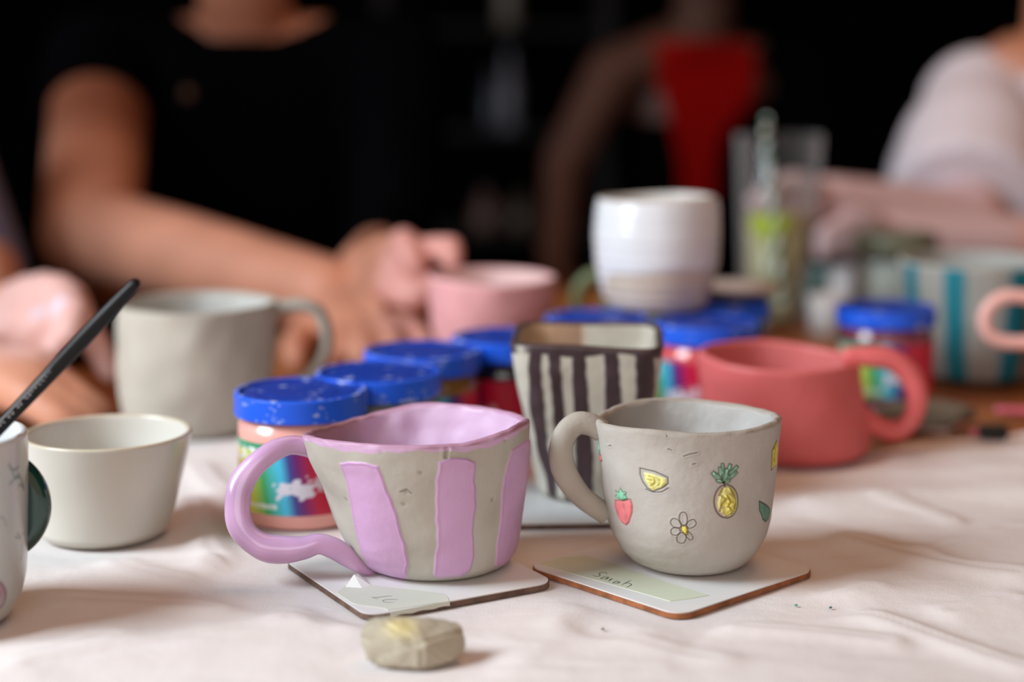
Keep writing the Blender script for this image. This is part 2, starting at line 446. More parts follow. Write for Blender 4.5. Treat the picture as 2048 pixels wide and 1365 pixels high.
# =================================================================== LILAC STRIPED MUG
GREY = (182, 178, 167); LIL = (203, 164, 203); LILR = (196, 150, 190)
rimp = periodic({-180: 0, -150: -20, -120: -28, -90: -17, -60: 2, -30: 9, 0: 11, 30: 6, 50: 16, 70: 22, 90: 12, 120: 2, 150: 0})
mD = .776
m1 = Vessel(mD, [(850, 606, 1058), (900, 620, 1056), (960, 646, 1051), (1020, 668, 1045), (1080, 694, 1034), (1110, 715, 1025), (1128, 735, 1012), (1142, 752, 1000)],
            zb=CZ, rim=lambda th: rimp(th)*pxm(mD), wall=.0042, n_th=560, n_z=190, lump=.0011, lfreq=16, seed=21, bevel=.006)
t = thing('lilac_striped_mug', 'wide wavy-rimmed grey mug with broad lilac stripes and a looped lilac handle', 'mug', (m1.C(CZ), mD, CZ), 'hand-built mugs')
def paint_m1(d):
    p = Paint(d, GREY); v = d['v']; P = d['P']
    p.mix(np.clip(pnoise(P, 40, 2)*.25, 0, 1), (150, 143, 130)); p.mix(np.clip(pnoise(P, 22, 9)*.2, 0, 1), (188, 184, 173))
    ridge = .00005*np.sin(d['S']*5200+3*pnoise(P*np.array([1, 1, .15]), 60, 4))
    p.wob = .00025
    def stripe(px, sh=0, seed=0):
        q = v.poly(px); p.fill(q, LIL, raise_=.0005, soft=.0004)
        sd = sd_poly(d['S'], d['Z'], np.array(q))+.00025*pnoise(np.stack([d['S'], d['Z'], 0*d['S']], 1), 170, 77); inn = p.out*(1-sstep(-.0012, 0, sd)); p.h += ridge*inn*1.0
        p.mix(inn*np.clip(.5+.5*np.sin(d['S']*4100+4*pnoise(P*np.array([1, 1, .2]), 50, 6)), 0, 1)*.13, (186, 142, 188))
        e = p.out*np.exp(-((sd+.0006)/.0006)**2); p.h += .0003*e; p.mix(e, (190, 138, 192), .5)
    stripe([(677, 927), (720, 924), (755, 932), (762, 950), (775, 985), (790, 1020), (800, 1060), (810, 1090), (815, 1130), (812, 1158), (798, 1165), (770, 1163), (752, 1156), (732, 1118), (715, 1070), (702, 1020), (690, 965)])
    stripe([(878, 925), (900, 917), (935, 918), (950, 926), (948, 960), (950, 1010), (944, 1060), (946, 1110), (938, 1142), (910, 1156), (872, 1157), (868, 1148), (874, 1090), (872, 1040), (870, 980)])
    stripe([(1022, 900), (1050, 880), (1075, 880), (1072, 1000), (1040, 1120), (1010, 1136), (988, 1132), (992, 1090), (1000, 1030), (1005, 960)])
    # small nicks and dents
    for (x, y) in ((840, 947), (810, 985), (690, 1000), (1010, 880), (760, 905), (806, 1010), (985, 1000)):
        q = v.uv(x, y); r = np.hypot(d['S']-q[0], d['Z']-q[1]); p.h -= p.out*.0004*np.exp(-(r/.0011)**2); p.mix(p.out*np.exp(-(r/.0009)**2), (110, 102, 92), .5)
    p.line(v.poly([(800, 985), (812, 980), (822, 988)]), w=.0004, col=(120, 112, 100), depth=.0003)
    p.line(v.poly([(908, 862), (905, 890), (893, 905), (892, 915)]), w=.0007, col=(120, 105, 105), depth=.0008, k=.5)
    # painted rim and inside
    T, K, TH = d['T'], d['K'], d['TH']
    edge = .952+.012*np.sin(TH*5+1)+.006*np.sin(TH*23)
    rm = ((K == 1)*sstep(edge-.006, edge+.004, T)); p.mix(rm, (205, 170, 202))
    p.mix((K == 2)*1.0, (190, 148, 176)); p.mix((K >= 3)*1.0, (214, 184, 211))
    lf = np.clip(np.exp(-((TH+2.0)/.55)**2)*1.2, 0, 1)*((K >= 2) | ((rm > .5) & (TH < -1.5))); p.mix(lf*.85, (140, 98, 96))  # brown on left rim and inner wall: shading of that side painted in
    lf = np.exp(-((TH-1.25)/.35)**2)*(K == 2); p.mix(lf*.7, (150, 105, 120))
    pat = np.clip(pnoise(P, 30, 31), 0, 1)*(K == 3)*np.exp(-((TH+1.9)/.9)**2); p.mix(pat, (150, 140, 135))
    p.h += (K == 2)*.0006*pnoise(P, 90, 33)+(K == 3)*.0005*pnoise(P, 60, 35)
    return p.c, p.h
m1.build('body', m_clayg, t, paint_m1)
def hcol(V): return np.tile(lin((199, 160, 198)), (len(V), 1))*(1+.12*pnoise(V, 50, 3))[:, None]
hp = hpx([(640, 905, .0), (612, 896, -.002), (575, 893, -.006), (540, 906, -.010), (505, 938, -.014), (479, 985, -.018), (475, 1030, -.021), (492, 1068, -.024), (525, 1094, -.026), (565, 1103, -.027), (605, 1099, -.027), (640, 1089, -.026), (672, 1098, -.025), (700, 1118, -.024), (728, 1138, -.022), (752, 1150, -.018)], mD)
tube('handle', hp, [x*pxm(mD) for x in (22, 21, 20, 23, 25, 26, 26, 26, 28, 28, 23, 21, 22, 19, 12, 5)], m_vcg, t, n=110, k=32, flat=.85, lump=.0006, cols=hcol)
foot(m1.C(CZ), mD, .035); foot(-.108, mD-.02, .03); foot(-.085, mD-.02, .02)

# =================================================================== FRUIT MUG
fD = .774
rimf = periodic({-180: 2, -150: 4, -120: -4, -90: -3, -60: 2, -30: 10, 0: 6, 30: 7, 60: 10, 90: 6, 120: -3, 150: -2})
m2 = Vessel(fD, [(833, 1190, 1560), (870, 1197, 1557), (920, 1202, 1552), (980, 1206, 1547), (1030, 1212, 1541), (1062, 1223, 1530), (1090, 1240, 1515), (1112, 1262, 1498), (1126, 1288, 1480), (1138, 1310, 1465)],
            zb=CZ, rim=lambda th: rimf(th)*pxm(fD), wall=.0042, n_th=760, n_z=330, lump=.0008, lfreq=15, seed=44, bevel=.004)
t = thing('fruit_mug', 'grey clay mug carved with a pineapple, strawberry, lemon wedge and flower', 'mug', (m2.C(CZ), fD, CZ), 'hand-built mugs')
FG = (180, 175, 167)
def paint_m2(d):
    p = Paint(d, FG); v = d['v']; P = d['P']
    p.mix(np.clip(pnoise(P, 30, 2)*.25, 0, 1), (146, 138, 126)); p.mix(np.clip(pnoise(P, 18, 9)*.25, 0, 1), (184, 179, 170))
    def c(l, sx, sy, ox, oy): return [(ox+x/sx, oy+y/sx) for x, y in l]
    Q = lambda l: v.poly([(1200+x/5.689, 900+y/5.689) for x, y in l])
    OUT = (70, 60, 55)
    # strawberry
    p.fill(Q([(165, 575), (250, 585), (340, 570), (358, 640), (355, 720), (320, 830), (290, 862), (240, 830), (190, 750), (160, 650)]), (228, 128, 130), .0004, .0003, .00035, (150, 90, 85), .00015, lf=220)
    p.fill(Q([(165, 470), (205, 490), (232, 440), (250, 480), (295, 490), (280, 520), (305, 560), (260, 580), (230, 575), (200, 555), (165, 530), (195, 510)]), (138, 205, 170), .0007, .0003, .0002, (90, 110, 90), .0003, lf=500)
    # lemon wedge
    p.fill(Q([(448, 215), (620, 255), (770, 320), (775, 385), (700, 440), (600, 480), (530, 440), (480, 370), (450, 290)]), None, 0, .0003, .00045, OUT)
    p.fill(Q([(490, 260), (600, 280), (740, 330), (760, 375), (690, 435), (600, 470), (560, 440), (510, 360)]), (226, 222, 142), .0006, .0003, 0, OUT, .0004, lf=230)
    p.line(Q([(520, 455), (600, 490), (700, 485), (780, 440)]), .0003, OUT, .0003)
    for a in ([(560, 300), (620, 330), (630, 380), (590, 410)], [(680, 345), (690, 380), (670, 410)], [(540, 340), (590, 350)]): p.line(Q(a), .0004, (190, 182, 90), .0004, .8)
    # pineapple
    el = [(1440+138*math.cos(a), 588+190*math.sin(a)) for a in np.linspace(0, 2*PI, 26)[:-1]]
    p.fill(Q(el), (190, 176, 165), -.0003, .0003, .0007, (48, 36, 34))
    el2 = [(1452+112*math.cos(a)*(1+.05*math.sin(5*a)), 590+170*math.sin(a)) for a in np.linspace(0, 2*PI, 26)[:-1]]
    p.fill(Q(el2), (212, 204, 124), .0009, .0004, 0, OUT, .0006, lf=230)
    p.fill(Q([(1420, 510), (1490, 500), (1540, 590), (1500, 690), (1440, 745), (1420, 700), (1450, 640), (1400, 640), (1380, 580)]), (232, 220, 112), .0005, .0005, 0, OUT, .0006, seed=8, lf=300)
    for a in ([(1380, 520), (1430, 560), (1380, 640), (1370, 700)], [(1480, 440), (1540, 520), (1550, 620), (1500, 720)], [(1440, 520), (1480, 580), (1450, 640), (1490, 680)], [(1400, 440), (1360, 520)], [(1520, 700), (1440, 760)]):
        p.line(Q(a), .0004, (150, 138, 70), .0006, .8)
    LG = (132, 178, 150)
    cxp = (1410, 370)
    for tip, w in (((1285, 262), 34), ((1375, 200), 34), ((1400, 160), 22), ((1490, 165), 26), ((1565, 185), 28), ((1560, 250), 28), ((1330, 350), 22), ((1480, 345), 26), ((1450, 220), 30)):
        ex, ey = tip[0]-cxp[0], tip[1]-cxp[1]; L = math.hypot(ex, ey); nx, ny = -ey/L*w, ex/L*w
        p.fill(Q([(cxp[0]-nx*.3, cxp[1]-ny*.3), (cxp[0]+ex*.5-nx, cxp[1]+ey*.5-ny), (tip[0]-nx*.6, tip[1]-ny*.6), tip, (tip[0]+nx*.6, tip[1]+ny*.6), (cxp[0]+ex*.5+nx, cxp[1]+ey*.5+ny), (cxp[0]+nx*.3, cxp[1]+ny*.3)]), LG, .00035, .00025, .0002, (80, 84, 72), .0004, seed=int(w), lf=380)
    p.line(Q([(1418, 375), (1424, 420)]), .0004, OUT, .0004)
    # flower
    fc = (958, 905)
    for k, (a, L, w) in enumerate(((-93, 190, 46), (-35, 160, 42), (30, 155, 42), (52, 150, 30), (105, 165, 52), (165, 150, 44), (215, 175, 46))):
        if k == 2: continue
        ar = math.radians(a); ca, sa = math.cos(ar), math.sin(ar); loop = []
        for q in np.linspace(0, PI, 14):
            u = 45+(L-45)*math.sin(q/2)**1.0 if q <= PI else 0
            r = 45+(L-45)*(1-math.cos(q))/2 if q <= PI else 0
            loop.append((r, w*math.sin(q*.98)**.8 if math.sin(q*.98) > 0 else 0))
        pts = [(fc[0]+r*ca-s_*sa, fc[1]+r*sa+s_*ca) for r, s_ in loop]+[(fc[0]+r*ca+s_*sa, fc[1]+r*sa-s_*ca) for r, s_ in loop[::-1]]
        p.line(Q(pts), .00026, (92, 82, 74), .0003, .85)
    p.fill(Q([(930, 870), (985, 868), (1000, 910), (990, 945), (1000, 965), (965, 965), (950, 940), (928, 920)]), (232, 216, 95), .0006, .0003, .0003, OUT)
    # leaf on the right
    p.fill(Q([(1815, 585), (1880, 620), (1935, 680), (1925, 780), (1890, 820), (1850, 790), (1815, 690)]), (98, 138, 118), .0002, .0003, .0005, (50, 60, 52), .0001)
    # half-seen motifs at the sides
    p.fill(v.poly([(1189, 870), (1196, 868), (1202, 900), (1201, 912), (1193, 910), (1189, 890)]), (140, 205, 170), .0006, .0003, .0003, (80, 90, 80), .0002)
    p.fill(v.poly([(1190, 912), (1204, 910), (1206, 922), (1199, 924)]), (225, 120, 120), .0004, .0003, .0002, (100, 80, 70))
    p.fill(v.poly([(1541, 900), (1550, 880), (1552, 900), (1549, 930), (1541, 940)]), (200, 180, 80), .0006, .0003, .0005, (60, 50, 40), .0004)
    # scratches
    for l in ([(1368, 914), (1380, 910), (1395, 907)], [(1335, 900), (1343, 903)], [(1386, 930), (1392, 929)], [(1332, 872), (1333, 876)], [(1470, 872), (1486, 869)], [(1218, 893), (1224, 892)]):
        p.line(v.poly(l), .0003, (105, 96, 88), .0003, .7)
    K, TH = d['K'], d['TH']
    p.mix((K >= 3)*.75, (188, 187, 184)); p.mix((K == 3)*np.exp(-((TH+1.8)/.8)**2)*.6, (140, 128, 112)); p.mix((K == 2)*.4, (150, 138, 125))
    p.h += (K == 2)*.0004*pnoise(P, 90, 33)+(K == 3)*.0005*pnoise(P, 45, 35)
    return p.c, p.h
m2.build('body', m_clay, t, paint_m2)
def fcol(V): return np.tile(lin((170, 163, 152)), (len(V), 1))*(1+.06*pnoise(V, 50, 3))[:, None]
hp = hpx([(1203, 862, .0), (1182, 849, -.001), (1155, 846, -.002), (1133, 862, -.003), (1121, 892, -.004), (1124, 930, -.004), (1140, 965, -.004), (1162, 992, -.003), (1188, 1012, -.002), (1214, 1030, .0)], fD)
tube('handle', hp, [x*pxm(fD) for x in (24, 24, 24, 24, 24, 25, 24, 22, 22, 22)], m_clay, t, n=90, k=28, flat=.8, lump=.0004, cols=fcol)
foot(m2.C(CZ), fD, .035)

# =================================================================== DARK STRIPED SQUARE MUG
sD = .908
def sq(th, t):   # squarish plan at the top, rounder low down
    n = 2+4.5*sstep(.1, .8, t)
    a = th+math.radians(4)
    return (np.abs(np.sin(a))**n+np.abs(np.cos(a))**n)**(-1/n)*(.985)
rims = periodic({-180: 0, -135: 4, -90: 0, -45: 3, -10: 3, 20: -3, 50: -6, 90: 2, 150: 2})
m3 = Vessel(sD, [(668, 1022, 1328), (720, 1028, 1322), (780, 1040, 1312), (850, 1056, 1298), (920, 1062, 1290), (980, 1068, 1284), (1005, 1080, 1275)],
            zb=CZ, rim=lambda th: rims(th)*pxm(sD), wall=.0045, n_th=420, n_z=130, lump=.0007, lfreq=14, seed=5, bevel=.006, shape=sq)
t = thing('square_striped_mug', 'tall squarish cream clay mug with dark purple-brown vertical stripes and rim', 'mug', (m3.C(CZ), sD, CZ), 'hand-built mugs')
def paint_m3(d):
    p = Paint(d, (196, 193, 180)); p.wob = .00025; v = d['v']; DK = (66, 52, 56); T, K, TH = d['T'], d['K'], d['TH']
    P = d['P']
    Q = lambda l: v.poly([(940+x/2.967, 620+y/2.967) for x, y in l])
    for l in ([(350, 170), (412, 170), (410, 300), (432, 560), (440, 800), (470, 1000), (470, 1140), (425, 1120), (395, 900), (385, 700), (358, 450)],
              [(465, 170), (535, 170), (535, 300), (550, 480), (565, 640), (560, 900), (610, 1120), (580, 1160), (530, 1100), (490, 900), (480, 560), (462, 330)],
              [(608, 170), (682, 170), (692, 400), (708, 620), (735, 900), (730, 1160), (650, 1160), (620, 900), (608, 450)],
              [(786, 170), (862, 175), (885, 330), (905, 540), (900, 1160), (830, 1160), (800, 600), (800, 350)],
              [(975, 190), (1060, 200), (1066, 350), (1056, 540), (1020, 1160), (950, 1160), (985, 540), (988, 380)],
              [(1112, 200), (1140, 200), (1138, 560), (1100, 1160), (1080, 1160), (1112, 500)],
              [(243, 190), (268, 220), (300, 420), (340, 640), (345, 900), (385, 1090), (372, 1130), (335, 1060), (320, 800), (300, 560), (262, 400)]):
        p.fill(Q(l), DK, .0003, .0004, 0, lumps=.0001, lf=80)
    back = (np.abs(TH) > 1.7)*(K <= 1); p.mix(back*(np.sin(d['S']*480) > .1), DK)
    edge = .935+.01*np.sin(TH*7)+.03*np.exp(-((TH-.45)/.3)**2)
    p.mix((K == 1)*sstep(edge-.006, edge+.004, T), DK); p.mix((K == 2)*1.0, (74, 58, 56)); p.mix((K >= 3)*1., (190, 184, 168))
    p.mix((K == 3)*(np.sin(TH*4+.6) > .72)*1., DK); p.mix((K == 3)*np.exp(-((TH+2.6)/.7)**2)*.9, (190, 150, 115))  # tan on the inner wall is warm shade put into the colour
    q = np.exp(-((TH+.80)/.06)**2)*((K == 1) & (T > .93)); p.mix(q*.9, (190, 187, 175))
    p.mix(np.clip(pnoise(P, 60, 8), 0, 1)*.12, (120, 100, 110))
    return p.c, p.h
m3.build('body', m_clayg, t, paint_m3)

# =================================================================== other clay vessels
def plain_paint(col, incol=None, var=.0, rimcol=None, fn=None):
    def f(d):
        p = Paint(d, col); P = d['P']; K = d['K']
        p.mix(np.clip(pnoise(P, 18, 2)*.3, 0, 1), np.array(col)*.88); p.mix(np.clip(pnoise(P, 12, 9)*.25, 0, 1), np.minimum(255, np.array(col)*1.1))
        if incol is not None: p.mix((K >= 3)*1., incol)
        if rimcol is not None: p.mix((K == 2)*1., rimcol)
        if fn: fn(p, d)
        return p.c, p.h
    return f
# coral mug
D = 1.018
r = periodic({-180: 8, -120: 10, -90: 9, -45: 2, 0: -2, 60: -4, 90: -8, 140: -2})
v = Vessel(D, [(712, 1398, 1716), (745, 1398, 1718), (780, 1402, 1724), (830, 1406, 1732), (880, 1412, 1736), (905, 1418, 1732), (918, 1428, 1722)], rim=lambda th: r(th)*pxm(1.03),
           wall=.005, n_th=200, n_z=70, lump=.0016, lfreq=12, seed=61, bevel=.008)
t = thing('coral_mug', 'coral pink clay mug with a big round handle, right of the striped mug', 'mug', (v.C(0), D, 0), 'hand-built mugs')
v.build('body', m_clayg, t, plain_paint((214, 104, 104), (212, 118, 116), rimcol=(214, 110, 108)))
m_coral = mat('coral_glaze', (220, 106, 106), rough=.4, bump=.2, bscale=120, var=.05, spec=.45)
hp = hpx([(1690, 712), (1735, 712), (1785, 722), (1822, 755), (1834, 800), (1822, 842), (1790, 862), (1750, 850), (1715, 830)], D-.004)
tube('handle', hp, [x*pxm(D) for x in (20, 21, 22, 22, 21, 21, 21, 22, 26)], m_coral, t, n=60, k=20, flat=.95, lump=.0005)
foot(v.C(0), D, .05)
# tall grey mug
D = 1.09
r = periodic({-180: 2, -90: -1, -40: 3, 0: -1, 60: 3, 90: 3, 140: 0})
v = Vessel(D, [(604, 236, 558), (660, 236, 552), (720, 238, 546), (780, 244, 540), (820, 252, 530), (845, 262, 518)], rim=lambda th: r(th)*pxm(1.1), wall=.005, n_th=180, n_z=70, lump=.0013, lfreq=14, seed=71, bevel=.006)
t = thing('grey_mug', 'tall unpainted grey clay mug with a thin handle, in front of the reaching arm', 'mug', (v.C(0), D, 0), 'hand-built mugs')
v.build('body', m_clay, t, plain_paint((178, 172, 160), (188, 187, 182), rimcol=(165, 158, 146)))
hp = hpx([(540, 622), (575, 612), (612, 612), (642, 632), (655, 668), (650, 705), (632, 735), (600, 760), (560, 772), (530, 775)], D)
tube('handle', hp, [x*pxm(D) for x in (17, 15, 14, 13, 13, 13, 13, 14, 15, 15)], m_hclay, t, n=60, k=18, flat=1.3, lump=.0004)
foot(v.C(0), D, .045)
# cream bowl
D = .835
v = Vessel(D, [(862, 49, 382), (900, 56, 376), (960, 66, 362), (1010, 74, 350), (1050, 80, 338), (1068, 88, 330)], wall=.0028, n_th=200, n_z=60, lump=.0002, lfreq=8, seed=3, bevel=.005)
t = thing('cream_bowl', 'small flared cream glazed bowl between the white mug and the lilac mug', 'bowl', (v.C(0), D, 0))
def bowlp(p, d):
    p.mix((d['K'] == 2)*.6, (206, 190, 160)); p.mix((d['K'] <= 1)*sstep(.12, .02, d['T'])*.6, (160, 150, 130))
v.build('bowl_wall', m_vcg, t, plain_paint((198, 194, 183), (208, 205, 196), fn=bowlp)).data.materials[0] = mat('cream_glaze', vcol=True, rough=.28, coat=.5, bump=.05, bscale=60, spec=.45)
foot(v.C(0), D, .037)
# pink cup held in the background
D = 1.25
r = periodic({-180: 2, -120: 6, -90: 3, -40: 5, 0: -3, 60: 2, 90: 1, 140: 2})
v = Vessel(D, [(553, 858, 1114), (600, 858, 1108), (650, 864, 1098), (720, 880, 1080), (765, 892, 1066)], rim=lambda th: r(th)*pxm(1.25), wall=.004, n_th=140, n_z=40, lump=.0018, lfreq=14, seed=81, bevel=.006)
t = thing('pink_cup', 'pale pink clay cup held by the hand behind the blue lids', 'cup', (v.C(0), D, 0), 'hand-built mugs')
v.build('cup_wall', m_clay, t, plain_paint((226, 164, 166), (222, 190, 186), rimcol=(230, 176, 176)))
# white and bare clay tumbler standing on two lids
JH = .0700
D = 1.165
v = Vessel(D, [(393, 1197, 1434), (420, 1192, 1438), (470, 1187, 1440), (520, 1190, 1437), (560, 1198, 1430), (595, 1208, 1420), (618, 1220, 1408)], zb=JH+.0002, wall=.004, n_th=180, n_z=70, lump=.0005, lfreq=10, seed=91, bevel=.005,
           rim=lambda th: (3*np.sin(th+.6)+1.5*np.sin(3*th))*pxm(1.165))
t = thing('white_dipped_tumbler', 'white glazed tumbler with a bare beige base, standing across two blue jar lids', 'tumbler', (v.C(JH), D, JH))
def whitep(p, d):
    z = d['Z']; e = W(1024, 548, 1.165-.035).z+.0015*np.sin(d['TH']*2.0+.5)+.0015*np.sin(d['TH']+1.2)-.020*np.exp(-((d['TH']+1.45)/.28)**2)
    m = (d['K'] <= 1)*(1-sstep(e-.0006, e+.0006, z)); p.mix(m, (205, 190, 172)); p.h -= m*.0006
    p.h += (d['K'] <= 1)*.00025*np.sin(z*900)
v.build('cup_wall', m_vcg, t, plain_paint((226, 229, 232), (225, 225, 222), rimcol=(206, 198, 190), fn=whitep))
# teal striped mug, right
D = 1.29
v = Vessel(D, [(517, 1800, 2106), (560, 1802, 2102), (620, 1806, 2096), (700, 1810, 2086), (745, 1818, 2076)], wall=.005, n_th=200, n_z=50, lump=.0012, lfreq=12, seed=95, bevel=.006)
t = thing('teal_striped_mug', 'large grey clay mug with teal vertical stripes at the right of the table', 'mug', (v.C(0), D, 0), 'hand-built mugs')
def tealp(p, d):
    vv = d['v']; TL = (32, 128, 144)
    for l in ([(1816, 505), (1838, 505), (1840, 640), (1838, 760), (1816, 760), (1812, 640)], [(1890, 510), (1932, 510), (1930, 640), (1935, 780), (1895, 780), (1888, 640)],
              [(2030, 512), (2070, 512), (2055, 640), (2030, 775), (1992, 775), (2010, 640)]):
        p.fill(vv.poly(l), TL, .0003, .0006)
    p.mix((d['K'] <= 1)*(np.abs(d['TH']) > 1.6)*(np.sin(d['S']*130) > .4), TL)
v.build('body', m_clay, t, plain_paint((168, 168, 160), (170, 170, 165), fn=tealp))
hp = hpx([(2090, 560), (2130, 550), (2170, 580), (2175, 640), (2150, 700), (2085, 715)], D)
tube('handle', hp, [.007]*6, m_hclay, t, n=40, k=16)
# pink mug off the right edge with its ring handle in view
D = 1.15
v = Vessel(D, [(572, 2072, 2340), (640, 2072, 2338), (720, 2082, 2326), (770, 2095, 2312), (800, 2110, 2298)], wall=.005, n_th=120, n_z=30, lump=.0012, lfreq=12, seed=97, bevel=.006)
t = thing('pink_handled_mug', 'pale pink mug cut off by the right edge, only its round handle showing', 'mug', (v.C(0), D, 0), 'hand-built mugs')
v.build('body', m_clayg, t, plain_paint((232, 176, 166), (230, 190, 180)))
hp = hpx([(2085, 604), (2050, 594), (2010, 594), (1979, 612), (1968, 642), (1978, 670), (2008, 684), (2045, 686), (2085, 686)], D)
tube('handle', hp, [x*pxm(D) for x in (15, 14, 14, 13, 13, 13, 14, 14, 16)], mat('pale_pink_glaze', (238, 184, 174), rough=.45, bump=.1), t, n=50, k=18)
foot(v.C(0), D, .05)
# green-handled mug hidden behind the tumbler
D = 1.40
v = Vessel(D, [(520, 1200, 1400), (600, 1204, 1396), (680, 1212, 1388), (700, 1220, 1380)], wall=.004, n_th=90, n_z=24, lump=.0008, lfreq=12, seed=99, bevel=.006)
t = thing('olive_green_mug', 'olive green mug behind the white tumbler, its curved handle showing to the left', 'mug', (v.C(0), D, 0), 'hand-built mugs')
v.build('body', m_clay, t, plain_paint((120, 130, 96)))
hp = hpx([(1218, 548), (1185, 552), (1161, 570), (1153, 598), (1160, 630), (1185, 655), (1220, 660)], D)
tube('handle', hp, [x*pxm(D) for x in (14, 13, 12, 12, 12, 13, 15)], mat('olive_glaze', (118, 130, 92), rough=.5), t, n=40, k=16)

# =================================================================== WHITE PATTERNED MUG, LEFT EDGE, WITH BRUSH
D = .700
v = Vessel(D, [(867, -292, 49), (900, -294, 50), (1000, -294, 51), (1100, -293, 50), (1155, -290, 47), (1190, -282, 39), (1220, -268, 25), (1238, -252, 9)], wall=.0035, n_th=260, n_z=90, bevel=.004, lump=.0001)
MX = float(v.C(.05)); MR = float(v.R(.05))
t = thing('patterned_white_mug', 'white china mug with dark green disc handle and painted sprigs at the left edge', 'mug', (MX, D, 0))
def sprig(p, d):
    vv = d['v']
    p.mix((d['K'] <= 1)*1., (186, 190, 186)); p.mix((d['K'] <= 1)*sstep(.8, 1., d['T'])*.5, (205, 195, 190))
    Q = lambda l: vv.poly([(x/3.5, 880+y/3.5) for x, y in l])
    for l, c in (([(65, 170), (75, 205), (110, 210), (130, 190)], (90, 110, 105)), ([(90, 225), (100, 270), (130, 265)], (70, 130, 120)), ([(70, 310), (95, 285), (120, 250)], (90, 120, 115)),
                 ([(130, 240), (150, 280), (165, 330)], (80, 90, 90)), ([(135, 320), (155, 310), (168, 350)], (100, 90, 85)), ([(110, 680), (130, 690), (160, 660)], (110, 115, 110)),
                 ([(125, 655), (150, 700), (165, 740)], (100, 110, 105)), ([(150, 740), (160, 790), (145, 840)], (110, 110, 105)), ([(-60, 560), (20, 540), (45, 600)], (150, 155, 150))):
        p.line(Q(l), .0006, c, 0, .8)
    for rr, c in ((1., (120, 60, 85)), (.7, (170, 120, 140)), (.35, (120, 60, 85))):
        p.line(Q([(-30+68*rr*math.cos(a), 1090+95*rr*math.sin(a)) for a in np.linspace(0, 2*PI, 20)]), .0008, c, 0, .85)
v.build('body', m_vcg, t, plain_paint((222, 224, 222), (228, 230, 230), fn=sprig))
# disc handle: a thick disc set in the far right of the wall
hd = W(-18, 1010, D+.012); n = 64; rr_ = 126*pxm(D); V = []; Fc = []
prof = [(0, .005), (.8, .005), (.93, .0045), (.99, .002), (1.0, 0), (.99, -.002), (.93, -.0045), (.8, -.005), (0, -.005)]
for r_, y_ in prof:
    for k in range(n):
        a = 2*PI*k/n; V.append((hd.x+r_*rr_*math.cos(a), hd.y+y_, hd.z+r_*rr_*math.sin(a)))
mobj('handle', V, grid_faces(len(prof), n), mat('dark_green_glaze', (22, 62, 54), rough=.15, coat=.6), t)['label'] = 'dark green disc handle'
foot(MX, D, .035)
# brush
b0 = W(-245, 1115, .700); b0.z = max(b0.z, .010); bt = W(275, 563, .690)
ax = (bt-b0).normalized(); Lb = (bt-b0).length
t = thing('paint_brush', 'black-handled paint brush with silver lettering, leaning in the patterned white mug', 'brush', tuple(b0))
q = pxm(.735)
tube('handle', [b0+ax*Lb*k for k in (.16, .3, .45, .58, .72, .84, .93, .985, 1.)], [x*q for x in (9, 11, 12.5, 13.5, 15, 15.5, 13.5, 11, 7)], mat('black_lacquer', (9, 9, 11), rough=.42, spec=.3, var=.4, vscale=300), t, n=70, k=20)
tube('ferrule', [b0+ax*Lb*k for k in (.08, .12, .17)], [x*q for x in (11, 10, 9.5)], mat('silver_metal', (190, 190, 190), rough=.3, metal=1.), t, n=12, k=16)
tube('bristles', [b0+ax*Lb*k for k in (.0, .04, .09)], [x*q for x in (2, 10, 10.5)], mat('brown_bristles', (92, 60, 40), rough=.8, bump=.6, bscale=900), t, n=12, k=16)
side = ax.cross(Vector((0, -1, 0))).normalized()     # across the handle, in the plane of the picture
frontv = ax.cross(side).normalized()
if frontv.y > 0: frontv = -frontv
lines = []
def hb(k, s_): return b0+ax*Lb*k+side*(s_*q)+frontv*(math.sqrt(max(0, 13.6**2-s_**2))*q+.00005)
lines.append([hb(k, -6.5 if k < .70 else (-6.5+(k-.70)*180)) for k in (.45, .55, .65, .70, .715, .725)])
kk = .455
rl = random.Random(5)
while kk < .69:
    w_ = rl.choice([.006, .008, .010]); 
    if rl.random() < .85: lines.append([hb(kk, -3), hb(kk+w_*.4, rl.choice([2, -1, 0])), hb(kk+w_*.8, rl.choice([-3, 2]))])
    kk += w_+.004
VV = []; FF = []; off = 0
for ln in lines:
    V_, F_ = tube_data(ln, [.0002]*len(ln), n=8*len(ln)//2+4, m=5)
    VV.append(V_); FF += [tuple(i+off for i in f) for f in F_]; off += len(V_)
mobj('lettering', np.vstack(VV), FF, mat('silver_print', (170, 170, 172), rough=.4), t)

# =================================================================== GLAZE JARS
def jar_label_cols(TH, Zr):
    """rainbow wrap: TH degrees, Zr 0..1 up the label"""
    u = TH+(Zr-.5)*9
    st = np.array([-170, -100, -84, -70, -46, -29, -11, -2, 5, 18, 70, 100, 170.])
    cs = np.array([lin(c) for c in ((30, 40, 60), (120, 40, 60), (200, 70, 60), (230, 190, 80), (214, 220, 80), (60, 165, 95), (70, 190, 225), (60, 60, 140), (110, 30, 110), (200, 20, 60), (195, 15, 55), (30, 40, 60), (30, 40, 60))])
    return np.stack([np.interp(u, st, cs[:, i]) for i in range(3)], 1)
m_lid = None
m_lid = mat('blue_plastic_lid', vcol=True, rough=.38, spec=.4, bump=.1, bscale=60)
def lathe(name, prof, cx, cy, m, parent, n=96, cols=None):
    V = []; 
    for r, z in prof:
        for k in range(n):
            a = 2*PI*k/n; V.append((cx+r*math.sin(a), cy-r*math.cos(a), z))
    V = np.array(V); Fc = grid_faces(len(prof), n)
    return mobj(name, V, Fc[:, ::-1], m, parent, cols)
m_lab = mat('printed_label', vcol=True, rough=.35, coat=.2)
LR = .0358
